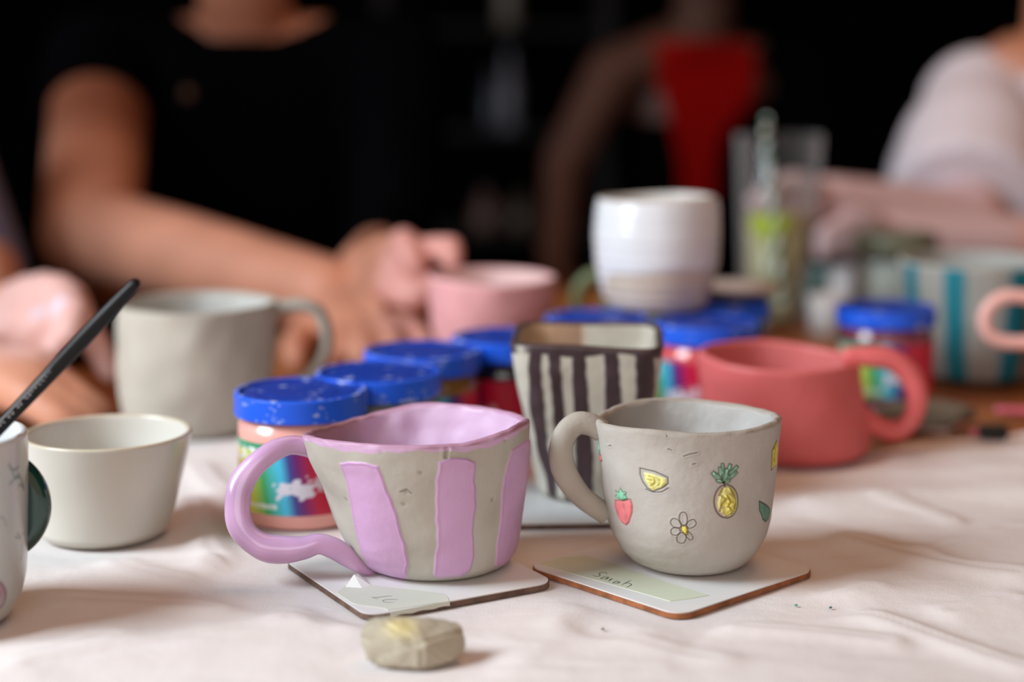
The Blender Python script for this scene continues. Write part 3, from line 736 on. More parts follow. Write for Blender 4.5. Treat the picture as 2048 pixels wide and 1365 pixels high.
def jar(cx, cy, glaze, label, rot=0., wet=(0, 0), plain=False):
    t = thing('glaze_jar', label, 'jar', (cx, cy, TZ if cy > 1.06 else 0), 'blue-lidded glaze jars')
    z0 = t.location.z
    gm = mat('glaze_%d_%d_%d' % glaze, glaze, rough=.2, coat=.7, spec=.5)
    br = .0342
    lathe('jar_body', [(0, z0), (br-.004, z0), (br-.001, z0+.0008), (br, z0+.003), (br, .046), (br-.0006, .0535), (br-.003, .0555), (br-.003, .060), (0, .060)], cx, cy, gm, t)
    lp = [(br-.001, .0575), (LR-.0004, .0575), (LR, .0579), (LR-.0001, .0605), (LR-.0003, .0692), (LR-.0006, JH-.0003), (LR-.0011, JH), (LR-.0026, JH), (LR-.0031, JH-.0003), (LR-.0034, JH-.0012), (LR-.0050, JH-.0014), (.020, JH-.0014), (.0195, JH-.0010), (.001, JH-.0010), (0.0002, JH-.0010)]
    dp = []
    for (a0, b0_), (a1, b1_) in zip(lp[:-1], lp[1:]):
        k_ = max(1, int(math.hypot(a1-a0, b1_-b0_)/.00045)); dp += [(a0+(a1-a0)*q_/k_, b0_+(b1_-b0_)*q_/k_) for q_ in range(k_)]
    dp.append(lp[-1]); nn_ = 260
    rr_ = np.repeat([a for a, b in dp], nn_); zz_ = np.repeat([b for a, b in dp], nn_); aa_ = np.tile(np.arange(nn_)/nn_*2*PI, len(dp))
    Pw = np.stack([cx+rr_*np.sin(aa_), cy-rr_*np.cos(aa_), zz_], 1)
    n1 = pnoise(Pw, 75, 41)*.6+pnoise(Pw*np.array([1, 1, 2.0]), 230, 42)*.5+pnoise(Pw, 600, 43)*.35; n2 = pnoise(Pw, 38, 44)
    edge_ = np.exp(-((rr_-(LR-.0016))/.0010)**2)*(zz_ > JH-.0015)+.8*np.exp(-((zz_-.0585)/.0012)**2)*(rr_ > LR-.001)
    sc_ = sstep(.98, 1.3, n1+.75*edge_+.45*n2)*.85
    top_ = (rr_ < LR-.0030)*1.  # lid top: its darker shading is painted into the blue
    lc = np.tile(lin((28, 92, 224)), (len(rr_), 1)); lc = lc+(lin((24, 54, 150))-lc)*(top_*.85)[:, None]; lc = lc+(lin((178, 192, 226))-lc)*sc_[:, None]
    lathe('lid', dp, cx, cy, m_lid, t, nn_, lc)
    # label
    nth, nz = 300, 80; th = np.linspace(-120, 120, nth); zz = np.linspace(.0085, .0465, nz)
    TH, ZZ = np.meshgrid(th, zz); a = np.radians(TH)
    rr = br+.00035
    V = np.stack([cx+rr*np.sin(a), cy-rr*np.cos(a), ZZ], -1).reshape(-1, 3)
    T_, Z_ = TH.ravel()-rot, ((ZZ-.0085)/.038).ravel()
    c = jar_label_cols(T_, Z_)
    top = sstep(.86, .9, Z_)*(T_ < -20); c += (lin((50, 150, 110))-c)*top[:, None]
    S = T_*.0006; Zm = Z_*.038   # metres on the label
    def blot(m, col=(225, 222, 232)):
        nonlocal c; c = c+(lin(col)-c)*m[:, None]
    P3 = np.stack([S, Zm, 0*S], 1)
    nse = pnoise(P3, 110, 3)*.0026+pnoise(P3, 330, 4)*.0012
    blot((1-sstep(-.0006, .0006, np.hypot((S-.0005)*.62, Zm-.0135)-.0050+nse*1.25))*.95)
    blot((1-sstep(-.0006, .0006, np.hypot((S-.0115)*.8, Zm-.0175)-.0032+nse*1.2))*.8)
    def ln(pts, w=.0006): blot(1-sstep(w*.6, w*1.3, sd_line(S, Zm, pts)), (240, 240, 240))
    # big white word near the top, small word low down
    x0 = -.0475
    for g in ([(0, .030), (-.001, .033), (.002, .0345), (.0045, .033)], [(0, .030), (.002, .0275), (.0045, .0285), (.0045, .031), (.003, .031)], [(.0075, .0345), (.0075, .028), (.011, .028)],
              [(.013, .028), (.0155, .0345), (.018, .028)], [(.014, .030), (.017, .030)], [(.020, .0345), (.0245, .0345), (.020, .028), (.0245, .028)], [(.0275, .0345), (.0275, .028), (.031, .028)], [(.0275, .0345), (.031, .0345)], [(.0275, .0315), (.030, .0315)]):
        ln([(x0+x, z) for x, z in g], .0008)
    rr2 = random.Random(3); x = -.030
    while x < -.010:
        ln([(x, .0035), (x, .0058 if rr2.random() < .5 else .0050)], .00032); ln([(x, .0050), (x+.0010, .0052), (x+.0010, .0035)], .0003); x += .0021
    mobj('label', V, grid_faces(nz, nth, False), m_lab, t, c)
    if cy < 1.1: foot(cx, cy, .037)
    return t
def jpos(pxc, D): return ((pxc-1024)*D/F, D)
J = [(593, .873, (236, 170, 158), 0, 'nearest blue-lidded jar, peach pink glaze and rainbow label seen through the lilac handle'),
     (752, .925, (120, 128, 118), 20, 'scuffed blue-lidded glaze jar second from the front, just behind the lilac mug'),
     (841, .996, (146, 104, 52), 40, 'blue-lidded jar of ochre brown glaze, third in the row from the front'),
     (1014, 1.048, (24, 26, 40), -38, 'blue-lidded jar of near-black glaze directly left of the square striped mug'),
     (1195, 1.128, (150, 150, 160), 10, 'blue-lidded jar behind the square striped mug, under the white tumbler'),
     (1417, 1.106, (214, 88, 90), -40, 'blue-lidded jar of coral red glaze behind the coral mug, under the tumbler'),
     (1450, 1.212, (28, 66, 78), 10, 'blue-lidded jar of dark teal glaze behind the white tumbler with a pale saucer on it'),
     (1780, 1.178, (122, 62, 78), 4, 'blue-lidded jar of dusky rose glaze standing alone in front of the teal striped mug')]
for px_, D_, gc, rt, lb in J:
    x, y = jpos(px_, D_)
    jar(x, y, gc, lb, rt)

# pale saucer on the far jar
x, y = jpos(1478, 1.222)
s_ = lathe('saucer', [(0, JH), (.018, JH), (.030, JH+.006), (.034, JH+.0085), (.0335, JH+.0095), (.029, JH+.0075), (.017, JH+.0025), (0, JH+.0022)], x, y, mat('pale_china', (205, 200, 198), rough=.4), None)
tag(s_, 'small pale saucer resting on a blue jar lid beside the white tumbler', 'saucer')

# =================================================================== DRINK
def thin_glass():
    m = bpy.data.materials.new('clear_glass'); m.use_nodes = True; N = m.node_tree.nodes; L = m.node_tree.links
    N.remove(N['Principled BSDF']); out = N['Material Output']
    tr = N.new('ShaderNodeBsdfTransparent'); tr.inputs['Color'].default_value = (.94, .96, .96, 1)
    gl = N.new('ShaderNodeBsdfGlossy'); gl.inputs['Roughness'].default_value = .03; gl.inputs['Color'].default_value = (.95, .97, 1, 1)
    df = N.new('ShaderNodeBsdfDiffuse'); df.inputs['Color'].default_value = (.8, .82, .85, 1)
    lw = N.new('ShaderNodeLayerWeight'); lw.inputs['Blend'].default_value = .28
    cr = N.new('ShaderNodeMapRange'); cr.inputs['To Min'].default_value = .05; cr.inputs['To Max'].default_value = .75
    L.new(lw.outputs['Facing'], cr.inputs['Value'])
    pw = N.new('ShaderNodeMath'); pw.operation = 'POWER'; pw.inputs[1].default_value = 1.6; L.new(cr.outputs['Result'], pw.inputs[0])
    m1_ = N.new('ShaderNodeMixShader'); m1_.inputs['Fac'].default_value = .5; L.new(gl.outputs[0], m1_.inputs[1]); L.new(df.outputs[0], m1_.inputs[2])
    m2_ = N.new('ShaderNodeMixShader'); L.new(pw.outputs[0], m2_.inputs['Fac']); L.new(tr.outputs[0], m2_.inputs[1]); L.new(m1_.outputs[0], m2_.inputs[2])
    L.new(m2_.outputs[0], out.inputs['Surface']); return m
m_glass = thin_glass()
D = 1.545; gx = (1555-1024)*D/F; gz = TZ; q = pxm(D)
ztop = W(1555, 269, D).z; zl = W(1555, 428, D).z; R0, R1 = 66*q, 86*q
t = thing('drinking_glass', 'tall clear glass of pale green drink behind the coral mug, with a straw', 'glass', (gx, D, gz))
def gr(z): return R0+(R1-R0)*(z-gz)/(ztop-gz)
lathe('glass_wall', [(0, gz), (R0-.002, gz), (R0, gz+.002), (R1, ztop-.0006), (R1-.0008, ztop), (R1-.0018, ztop-.0006), (R0-.0018, gz+.009), (R0-.004, gz+.007), (0, gz+.007)], gx, D, m_glass, t)
m_drink = mat('pale_green_drink', (178, 168, 126), rough=.3, var=.35, vscale=25)
lathe('drink', [(0, gz+.0075), (R0-.0085, gz+.0078), (gr(gz+.012)-.0072, gz+.012), (gr(zl)-.0072, zl), (0, zl)], gx, D, m_drink, t)
# lime wedge: a curved half slice against the front wall
V = []; Fc = []; nr_, na_ = 7, 25; zc = W(1520, 432, D-.035).z
for o_ in (.0000, .0045):
    for i_ in range(nr_):
        for k in range(na_):
            r_ = .0215*i_/(nr_-1); a = PI+PI*k/(na_-1); ax_ = r_*math.cos(a); z_ = zc+r_*math.sin(a)
            rad = gr(z_)-.0028-o_; th_ = -.38+ax_/.036
            V.append((gx+rad*math.sin(th_), D-rad*math.cos(th_), z_))
N1 = nr_*na_
gf = grid_faces(nr_, na_, False)
Fc = [tuple(f) for f in gf]+[tuple(N1+i_ for i_ in f[::-1]) for f in gf]
for k in range(na_-1): a_ = (nr_-1)*na_+k; Fc.append((a_, a_+1, N1+a_+1, N1+a_))
for i_ in range(nr_-1):
    for k in (0, na_-1): a_ = i_*na_+k; Fc.append((a_, a_+na_, N1+a_+na_, N1+a_))
o = mobj('lime_wedge', V, Fc, mat('lime_flesh', (186, 204, 30), rough=.35, var=.15, vscale=200), smooth=False, origin=(gx, D-.03, zc))
tag(o, 'bright green lime wedge floating at the top of the drink', 'lime')
# straw (spiral stripe)
def sfront(px_, py_, dd):
    w_ = W(px_, py_, D-dd); r_ = gr(w_.z)-.0055; x_ = w_.x-gx; return Vector((w_.x, D-math.sqrt(max(0, r_*r_-x_*x_)), w_.z))
sp = [W(1532, 236, D-.048), sfront(1537, 300, .040), sfront(1546, 400, .036), sfront(1553, 470, .034), sfront(1562, 560, .032), sfront(1568, 615, .030)]
sp[-1].z = max(sp[-1].z, gz+.009)
n, k = 120, 20
V, Fc = tube_data(sp, [.0033]*6, n=n, m=k, cap=False)
ii = np.repeat(np.arange(n), k); jj = np.tile(np.arange(k), n)
ph = (ii/n*9+jj/k+.45) % 1
c = np.where((ph < .45)[:, None], lin((14, 118, 66))[None], lin((244, 248, 244))[None])
o = mobj('striped_straw', V, Fc, mat('paper_straw', vcol=True, rough=.5), cols=c, origin=tuple(sp[-1]))
tag(o, 'green and white striped paper straw standing in the drink', 'straw')

# glass storage jar and small clear cups behind the teal mug
D = 1.60; cx = (1795-1024)*D/F; q = pxm(D)
t = thing('glass_storage_jar', 'squat clear glass jar with an olive lid behind the rose glaze jar', 'jar', (cx, D, TZ))
zt = W(1024, 492, D).z; rj = 86*q
lathe('jar_wall', [(0, TZ), (rj-.003, TZ), (rj, TZ+.004), (rj, zt-.010), (rj-.006, zt), (rj-.008, zt), (rj-.003, zt-.011), (rj-.003, TZ+.006), (0, TZ+.005)], cx, D, m_glass, t)
lathe('pale_contents', [(0, TZ+.0055), (rj-.0035, TZ+.0065), (rj-.0035, zt-.014), (0, zt-.014)], cx, D, mat('whitish_contents', (186, 190, 182), rough=.6, var=.4, vscale=60), t)
lathe('lid', [(rj-.003, zt-.008), (rj-.001, zt-.008), (rj-.001, zt+.012), (rj-.004, zt+.014), (0, zt+.014)], cx, D, mat('olive_tin', (104, 108, 88), rough=.4), t)
for px_, D_, r_, h_, c_, lb in ((1662, 1.50, .018, .036, (190, 186, 184), 'small clear plastic cup between the drink and the rose glaze jar'),
                                (1628, 1.62, .016, .045, (96, 158, 170), 'small pale teal pot just right of the drink glass'),
                                (1700, 1.72, .020, .034, (200, 196, 196), 'low whitish pot behind the clear plastic cup')):
    cx = (px_-1024)*D_/F
    lathe_m = mat('pot_%d' % px_, c_, rough=.35)
    o = lathe('small_pot', [(0, TZ), (r_*.85, TZ), (r_*.88, TZ+.002), (r_, TZ+h_), (r_-.0015, TZ+h_), (r_*.84, TZ+.004), (0, TZ+.004)], cx, D_, lathe_m, None, 48)
    tag(o, lb, 'pot')

# =================================================================== RIGHT FOREGROUND ODDMENTS
# pale tile, clay slab, brush with black ferrule
o3 = rrect(.268, 1.135, .095, .075, .006, math.radians(-28), 6)
d = slab_data(o3, TZ+.001, TZ+.0045); o = mobj('pale_tile', d[0], d[1], mat('pale_tile_face', (214, 198, 190), rough=.6, var=.05), smooth=False, origin=(.268, 1.135, TZ))
tag(o, 'flat pale pinkish tile lying beyond the coral mug handle', 'tile')
P = rng.normal(size=(200, 3)); P /= np.linalg.norm(P, axis=1)[:, None]
def rock(name, c, sx, sy, sz, m, label, cat, seed, rot=0., cut=.78, cols=None, sub=5, planes=9):
    bm = bmesh.new(); bmesh.ops.create_icosphere(bm, subdivisions=sub, radius=1.)
    V = np.array([v_.co[:] for v_ in bm.verts]); Fc = [[v_.index for v_ in f.verts] for f in bm.faces]; bm.free()
    r_ = np.random.RandomState(seed)
    for _ in range(planes):
        nn = r_.normal(size=3); nn /= np.linalg.norm(nn); d_ = r_.uniform(cut-.14, cut+.06)
        ex = V@nn-d_; V = V-np.clip(ex, 0, 9)[:, None]*nn*.95
    V += V*(.02*pnoise(V, 1.6, seed))[:, None]
    V = V*np.array([sx, sy, sz]); a = rot; V = np.stack([V[:, 0]*math.cos(a)-V[:, 1]*math.sin(a), V[:, 0]*math.sin(a)+V[:, 1]*math.cos(a), V[:, 2]], 1)
    V[:, 2] -= V[:, 2].min(); V = np.maximum(V, [-9, -9, .0]); V += np.array(c)
    cc = cols(V) if cols else None
    o = mobj(name, V, Fc, m, None, cc, origin=tuple(c)); tag(o, label, cat); return o
def rockc(V):
    c = np.tile(lin((176, 168, 148)), (len(V), 1))*(1+.08*pnoise(V, 60, 2))[:, None]
    a = G(800, 1262, .018)
    m = np.exp(-(((V[:, 0]-a.x-.0)/.0075)**2+((V[:, 1]-a.y)/.02)**2)**2)*sstep(.010, .018, V[:, 2])*.9
    return c+(lin((232, 218, 150))-c)*m[:, None]
g = G(825, 1345, 0)+Vector((0, .006, 0))
# faceted clay lump
hull = [(-.0225, -.004, .012), (-.021, .008, .0155), (-.018, -.007, .0015), (-.006, -.0115, .000), (.004, -.012, .0005), (.0165, -.006, .0), (.0215, .001, .004), (.0215, .004, .0125), (.017, .009, .0155),
        (.003, -.010, .0125), (-.001, .0, .0175), (-.010, -.004, .018), (-.015, .010, .0175), (-.016, .008, .0), (.012, .011, .0), (.004, .011, .0165), (-.012, -.0095, .006)]
bm = bmesh.new()
for p_ in hull: bm.verts.new(p_)
bmesh.ops.convex_hull(bm, input=bm.verts)
for v_ in [v_ for v_ in bm.verts if not v_.link_faces]: bm.verts.remove(v_)
bmesh.ops.bevel(bm, geom=list(bm.edges), offset=.0014, segments=2, affect='EDGES', clamp_overlap=True)
bmesh.ops.triangulate(bm, faces=list(bm.faces))
bmesh.ops.subdivide_edges(bm, edges=list(bm.edges), cuts=3, use_grid_fill=True)
bm.verts.index_update(); V = np.array([v_.co[:] for v_ in bm.verts]); Fc = [[v_.index for v_ in f.verts] for f in bm.faces]; bm.free()
V = V*np.array([1.02, 1., .92])+.0003*pnoise(V, 120, 3)[:, None]; V[:, 2] -= V[:, 2].min()
V = V+np.array([g.x, g.y+.006, .0002])
o = mobj('clay_lump', V, Fc, m_clay, None, rockc(V), origin=(g.x, g.y+.006, 0), smooth=False)
tag(o, 'small angular lump of grey clay with a yellow smear, nearest thing on the cloth', 'clay')
foot(g.x, g.y+.006, .026)
# olive clay slab at the right
g2 = G(1860, 872, 0)
rock('clay_slab', (g2.x+.004, g2.y+.028, -.0008), .036, .022, .010, mat('olive_clay', (112, 104, 88), rough=.8, bump=.4, bscale=120, var=.1), 'flattened olive grey slab of clay beside the coral mug handle', 'clay', 5, .1)
foot(g2.x+.004, g2.y+.028, .038)
g3 = G(1984, 880, 0)
t = thing('marker_pen', 'small black-tipped pink pen lying near the right edge of the cloth', 'pen', (g3.x, g3.y, 0))
tube('cap', [g3+Vector((-.0085, .002, .0052)), g3+Vector((-.004, .0015, .0052)), g3+Vector((.009, 0, .0052))], [.004, .0050, .0052], mat('black_plastic', (14, 14, 15), rough=.5), t, n=14, k=18)
tube('barrel', [g3+Vector((-.0088, .0022, .0045)), g3+Vector((-.013, .003, .004))], [.0028, .0018], mat('rose_plastic', (190, 90, 100), rough=.5), t, n=6, k=14)
foot(g3.x, g3.y, .016)
g4 = G(2000, 838, 0)
o = tube('pink_brush_handle', [g4+Vector((0, .01, .004)), g4+Vector((.05, .0, .004)), g4+Vector((.12, -.012, .004))], [.0028, .0035, .003], mat('rose_lacquer', (196, 88, 104), rough=.3), None, n=20, k=14, origin=tuple(g4))
tag(o, 'thin rose pink stick lying on the cloth edge at the far right', 'stick')
foot(g4.x+.03, g4.y, .02); foot(g4.x, g4.y+.008, .014)
# crumbs
for k, (px_, py_, c_, lb) in enumerate(((1592, 1213, (70, 150, 130), 'tiny green crumb on the cloth, left of the bluish one'), (1661, 1218, (50, 90, 95), 'tiny bluish crumb on the cloth right of the fruit coaster'), (1206, 1261, (110, 110, 108), 'tiny grey crumb on the cloth below the two coasters'))):
    g5 = G(px_, py_, 0); foot(g5.x, g5.y, .004)
    rock('clay_crumb', (g5.x, g5.y, 0), .0009, .0009, .0005, mat('crumb_%d' % k, c_, rough=.7), lb, 'crumb', k+2, sub=2)

nx_, ny_ = 60, 70
X_, Y_ = np.meshgrid(np.linspace(0, 1, nx_), np.linspace(0, 1, ny_)); Pn = np.stack([X_.ravel(), Y_.ravel(), 0*X_.ravel()], 1)
cxx = -.452+.165*X_.ravel()+.012*pnoise(Pn, 1.4, 51); cyy = 1.31+.36*Y_.ravel()+.02*pnoise(Pn, 1.4, 52)
o = mobj('folded_cloth', np.stack([cxx, cyy, TZ+.0022+.0022*(1+pnoise(Pn, 3.5, 53))*.5], 1), grid_faces(ny_, nx_, False), mat('black_cloth', (8, 8, 10), rough=1., spec=0.), origin=(-.4, 1.5, TZ))
o.modifiers.new('s', 'SOLIDIFY').thickness = .0015
tag(o, 'black cloth lying on the table underneath the reaching forearm', 'cloth')
# =================================================================== PEOPLE
def capsule(p0, r0, p1, r1, flat0=False, flat1=False, seg=20):
    p0 = np.array(p0, float); p1 = np.array(p1, float); ax_ = p1-p0; L = np.linalg.norm(ax_); ax_ /= L
    u = np.cross(ax_, [0, 0, 1.]) if abs(ax_[2]) < .9 else np.cross(ax_, [1., 0, 0]); u /= np.linalg.norm(u); w = np.cross(ax_, u)
    rings = []
    if flat0: rings += [(0, 1e-5), (0, r0)]
    else: rings += [(-r0*math.cos(a), max(1e-5, r0*math.sin(a))) for a in np.linspace(0, PI/2, 7)]
    if flat1: rings += [(L, r1), (L, 1e-5)]
    else: rings += [(L+r1*math.sin(a), max(1e-5, r1*math.cos(a))) for a in np.linspace(0, PI/2, 7)]
    a = np.arange(seg)/seg*2*PI
    V = np.array([p0+ax_*h+r*(np.cos(a)[:, None]*u+np.sin(a)[:, None]*w) for h, r in rings]).reshape(-1, 3)
    Fc = [tuple(f) for f in grid_faces(len(rings), seg)]
    n = len(rings)
    Fc += [tuple(range(seg-1, -1, -1)), tuple(range((n-1)*seg, n*seg))]
    return V, Fc
def loft(secs, seg=28, ang=0.):
    """closed stack of ellipses (x,y,z,rx,ry)"""
    a = np.arange(seg)/seg*2*PI; V = []
    ca, sa = math.cos(ang), math.sin(ang)
    S = spline([list(s_) for s_ in secs], len(secs)*4)
    for x, y, z, rx, ry in S:
        ex = rx*np.cos(a); ey = ry*np.sin(a); V.append(np.stack([x+ex*ca-ey*sa, y+ex*sa+ey*ca, np.full(seg, z)], 1))
    V = np.array(V).reshape(-1, 3); n = len(S)
    Fc = [tuple(f) for f in grid_faces(n, seg)]+[tuple(range(seg-1, -1, -1)), tuple(range((n-1)*seg, n*seg))]
    return V, Fc
def ell(c, r, tilt=0.):
    bm = bmesh.new(); bmesh.ops.create_uvsphere(bm, u_segments=24, v_segments=16, radius=1.)
    V = np.array([v_.co[:] for v_ in bm.verts])*np.array(r); Fc = [tuple(v_.index for v_ in f.verts) for f in bm.faces]; bm.free()
    if tilt:
        V = np.stack([V[:, 0], V[:, 1]*math.cos(tilt)-V[:, 2]*math.sin(tilt), V[:, 1]*math.sin(tilt)+V[:, 2]*math.cos(tilt)], 1)
    return V+np.array(c), Fc
def remesh(name, pieces, voxel, m, parent, smooth=4, cols=None):
    V = []; Fc = []; off = 0
    for v_, f_ in pieces:
        V.append(v_); Fc += [tuple(i+off for i in f) for f in f_]; off += len(v_)
    me = bpy.data.meshes.new('tmp'); me.from_pydata(np.vstack(V).tolist(), [], [tuple(int(i) for i in f) for f in Fc])
    bm = bmesh.new(); bm.from_mesh(me); bmesh.ops.recalc_face_normals(bm, faces=bm.faces); bm.to_mesh(me); bm.free()
    o = bpy.data.objects.new('tmp', me); COL.objects.link(o)
    md = o.modifiers.new('r', 'REMESH'); md.mode = 'VOXEL'; md.voxel_size = voxel
    if smooth:
        ms = o.modifiers.new('s', 'SMOOTH'); ms.iterations = smooth; ms.factor = .5
    dg = bpy.context.evaluated_depsgraph_get(); ev = o.evaluated_get(dg); em = ev.to_mesh()
    vs = np.zeros(len(em.vertices)*3); em.vertices.foreach_get('co', vs); vs = vs.reshape(-1, 3)
    fs = [tuple(p_.vertices) for p_ in em.polygons]; ev.to_mesh_clear()
    bpy.data.objects.remove(o); bpy.data.meshes.remove(me)
    return mobj(name, vs, fs, m, parent, cols(vs) if cols else None)
m_skin = mat('skin', vcol=True, rough=.5, sss=.08, bump=.15, bscale=300, spec=.4)
def finger(pts, rads):
    out = []
    for i in range(len(pts)-1): out.append(capsule(pts[i], rads[i], pts[i+1], rads[i+1], seg=14))
    return out
def head_pieces(x, y, z, yaw=0.):
    """head whose chin is at z, centre (x,y); faces -y"""
    L = [ell((x, y, z+.125), (.076, .096, .105)), ell((x, y-.018, z+.06), (.056, .07, .065)), ell((x, y-.055, z+.022), (.028, .028, .022)),
         ell((x, y-.102, z+.092), (.013, .016, .012)), capsule((x, y-.090, z+.125), .008, (x, y-.104, z+.096), .010),
         ell((x, y-.090, z+.050), (.024, .010, .006)), ell((x, y-.088, z+.042), (.021, .010, .006)),
         capsule((x-.035, y-.082, z+.138), .008, (x+.035, y-.082, z+.138), .008)]
    for s_ in (-1, 1): L.append(ell((x+s_*.077, y+.005, z+.105), (.008, .018, .030)))
    return L
def eyes(parent, x, y, z):
    for s_ in (-1, 1):
        V_, F_ = ell((x+s_*.031, y-.080, z+.118), (.013, .011, .009)); mobj('eye', V_, F_, mat('eye_white', (225, 222, 218), rough=.2), parent)
def hair(parent, x, y, z, m, long=.0):
    L = [ell((x, y+.018, z+.145), (.088, .098, .104))]
    if long: L += [loft([(x, y+.05, z+.16, .085, .07), (x, y+.07, z+.05, .09, .05), (x, y+.07, z-long, .08, .03)])]
    return remesh('hair', L, .006, m, parent, 3)
def skincol(base, hands=(), hcol=(214, 160, 158), patch=()):
    def f(V):
        c = np.tile(lin(base), (len(V), 1))*(1+.07*pnoise(V, 14, 3))[:, None]
        for (p, r) in hands:
            m = 1-sstep(r*.7, r, np.linalg.norm(V-np.array(p), axis=1)); c = c+(lin(hcol)-c)*m[:, None]
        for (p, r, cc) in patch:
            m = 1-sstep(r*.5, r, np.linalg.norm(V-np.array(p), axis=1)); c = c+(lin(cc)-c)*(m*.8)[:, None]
        return c
    return f
def legs(x, y, zs, yaw=0.):
    """thighs, shins and feet of a seated body facing -y, hips at (x,y,zs)"""
    L = []
    for s_ in (-1, 1):
        k = (x+s_*.11, y-.40, zs-.01); f_ = (x+s_*.12, y-.38, FZ+.07)
        L += [capsule((x+s_*.08, y, zs), .085, k, .058), capsule(k, .056, f_, .036), capsule((f_[0], f_[1]+.03, FZ+.035), .033, (f_[0], f_[1]-.13, FZ+.026), .026)]
    return L
m_black = mat('black_cotton', (6, 6, 8), rough=1., spec=.0)
m_trouser = mat('dark_trousers', (12, 13, 18), rough=.9, spec=.0)
m_hair = mat('dark_hair', (26, 18, 14), rough=.5)
def vv(p): return (p[0], p[1], p[2])

# ---- person in black reaching across the table
x0, y0 = -.31, 2.02
t = thing('person', 'person in a black T-shirt with one bare arm reaching across to the jars', 'person', (x0, y0+.1, FZ))
shR = (-.478, 1.95, .235); elR = (-.438, 1.70, .068); wrR = vv(W(655, 590, 1.46)); shL = (-.135, 1.96, .235); elL = (-.135, 1.79, .042); wrL = vv(W(722, 535, 1.50))
body = [loft([(x0, 2.12, -.33, .15, .11), (x0, 2.10, -.20, .165, .115), (x0, 2.07, -.05, .145, .10), (x0, 2.02, .12, .165, .105), (x0, 1.99, .23, .150, .085), (x0, 1.975, .275, .075, .055)]),
        capsule((x0, 1.975, .25), .056, (x0, 1.94, .36), .052), capsule(shR, .058, (x0, 1.98, .25), .05), capsule(shL, .058, (x0, 1.98, .25), .05),
        capsule(shR, .056, elR, .050), capsule(elR, .050, tuple(np.array(elR)*.55+np.array(wrR)*.45), .045), capsule(tuple(np.array(elR)*.55+np.array(wrR)*.45), .045, wrR, .034),
        capsule(shL, .052, elL, .036), capsule(elL, .033, wrL, .0225)]
body += head_pieces(x0, 1.90, .375)+legs(x0, 2.10, -.31)
kn = [W(782, 632, 1.38), W(750, 644, 1.37), W(716, 658, 1.36), W(684, 670, 1.36)]
fing = [[W(782, 630, 1.38), W(818, 652, 1.35), W(840, 676, 1.33), W(858, 698, 1.32)], [W(750, 644, 1.37), W(778, 664, 1.33), W(790, 696, 1.31), W(790, 718, 1.305)],
        [W(716, 658, 1.36), W(728, 682, 1.32), W(730, 708, 1.30), W(722, 724, 1.30)], [W(684, 670, 1.36), W(676, 690, 1.32), W(666, 710, 1.31), W(655, 724, 1.305)]]
wv = Vector(wrR)
for k_, fg in zip(kn, fing):
    body.append(capsule(wv.lerp(k_, .1), .021, k_, .0140)); body += finger([vv(p) for p in fg], [.0135, .0118, .0108, .0090])
th_ = [wv.lerp(kn[3], .25), W(606, 668, 1.40), W(588, 695, 1.36), W(592, 722, 1.33)]
body += finger([vv(p) for p in th_], [.017, .014, .012, .0095])
# left hand at the pink cup
wl = Vector(wrL); kn = [W(800, 500, 1.37), W(790, 530, 1.36), W(782, 556, 1.355), W(778, 578, 1.35)]
fing = [[W(800, 500, 1.37), W(808, 482, 1.34), W(820, 510, 1.31), W(832, 532, 1.305)], [W(812, 520, 1.36), W(858, 500, 1.33), W(900, 498, 1.31), W(905, 522, 1.30)],
        [W(790, 545, 1.355), W(815, 560, 1.32), W(846, 568, 1.31), W(862, 572, 1.305)], [W(782, 570, 1.35), W(800, 590, 1.32), W(830, 596, 1.31), W(846, 600, 1.31)]]
for k_, fg in zip(kn, fing):
    body.append(capsule(wl.lerp(k_, .1), .018, k_, .012)); body += finger([vv(p) for p in fg], [.0125, .0115, .0115, .0095])
body += finger([vv(p) for p in [wl.lerp(kn[0], .2), W(770, 500, 1.40), W(796, 490, 1.385), W(812, 500, 1.37)]], [.016, .013, .012, .010])
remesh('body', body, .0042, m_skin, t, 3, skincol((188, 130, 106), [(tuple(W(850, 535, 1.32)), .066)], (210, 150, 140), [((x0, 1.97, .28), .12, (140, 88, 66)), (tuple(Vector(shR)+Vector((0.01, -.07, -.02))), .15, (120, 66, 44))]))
def lerp(a, b, k): return tuple(np.array(a)*(1-k)+np.array(b)*k)
shirt = [loft([(x0, 2.12, -.30, .168, .128), (x0, 2.10, -.20, .182, .13), (x0, 2.07, -.05, .172, .12), (x0, 2.01, .12, .188, .124), (x0, 1.985, .23, .172, .104), (x0, 1.975, .268, .105, .072)]),
         capsule(shR, .069, (x0, 1.98, .235), .055), capsule(shL, .066, (x0, 1.98, .235), .055),
         capsule((shR[0], shR[1], shR[2]), .070, lerp(shR, elR, .30), .069, False, True), capsule(shL, .066, lerp(shL, elL, 1.0), .050, False, False), capsule(elL, .050, lerp(elL, wrL, .42), .040, False, True)]
remesh('t_shirt', shirt, .006, m_black, t, 3)
remesh('trousers', [(v_*1, f_) for v_, f_ in [capsule((x0-.08, 2.10, -.31), .10, (x0-.11, 1.70, -.32), .07), capsule((x0+.08, 2.10, -.31), .10, (x0+.11, 1.70, -.32), .07),
        capsule((x0-.11, 1.70, -.32), .07, (x0-.12, 1.72, FZ+.10), .055, False, True), capsule((x0+.11, 1.70, -.32), .07, (x0+.12, 1.72, FZ+.10), .055, False, True)]], .008, m_trouser, t, 2)
hair(t, x0, 1.90, .375, m_hair); eyes(t, x0, 1.90, .375)
pd = W(376, 188, 1.855)
V_, F_ = ell(tuple(pd), (.007, .006, .008)); mobj('pendant', V_, F_, mat('dull_brass', (74, 54, 38), rough=.6), t)['label'] = 'small dull pendant on the shirt front'

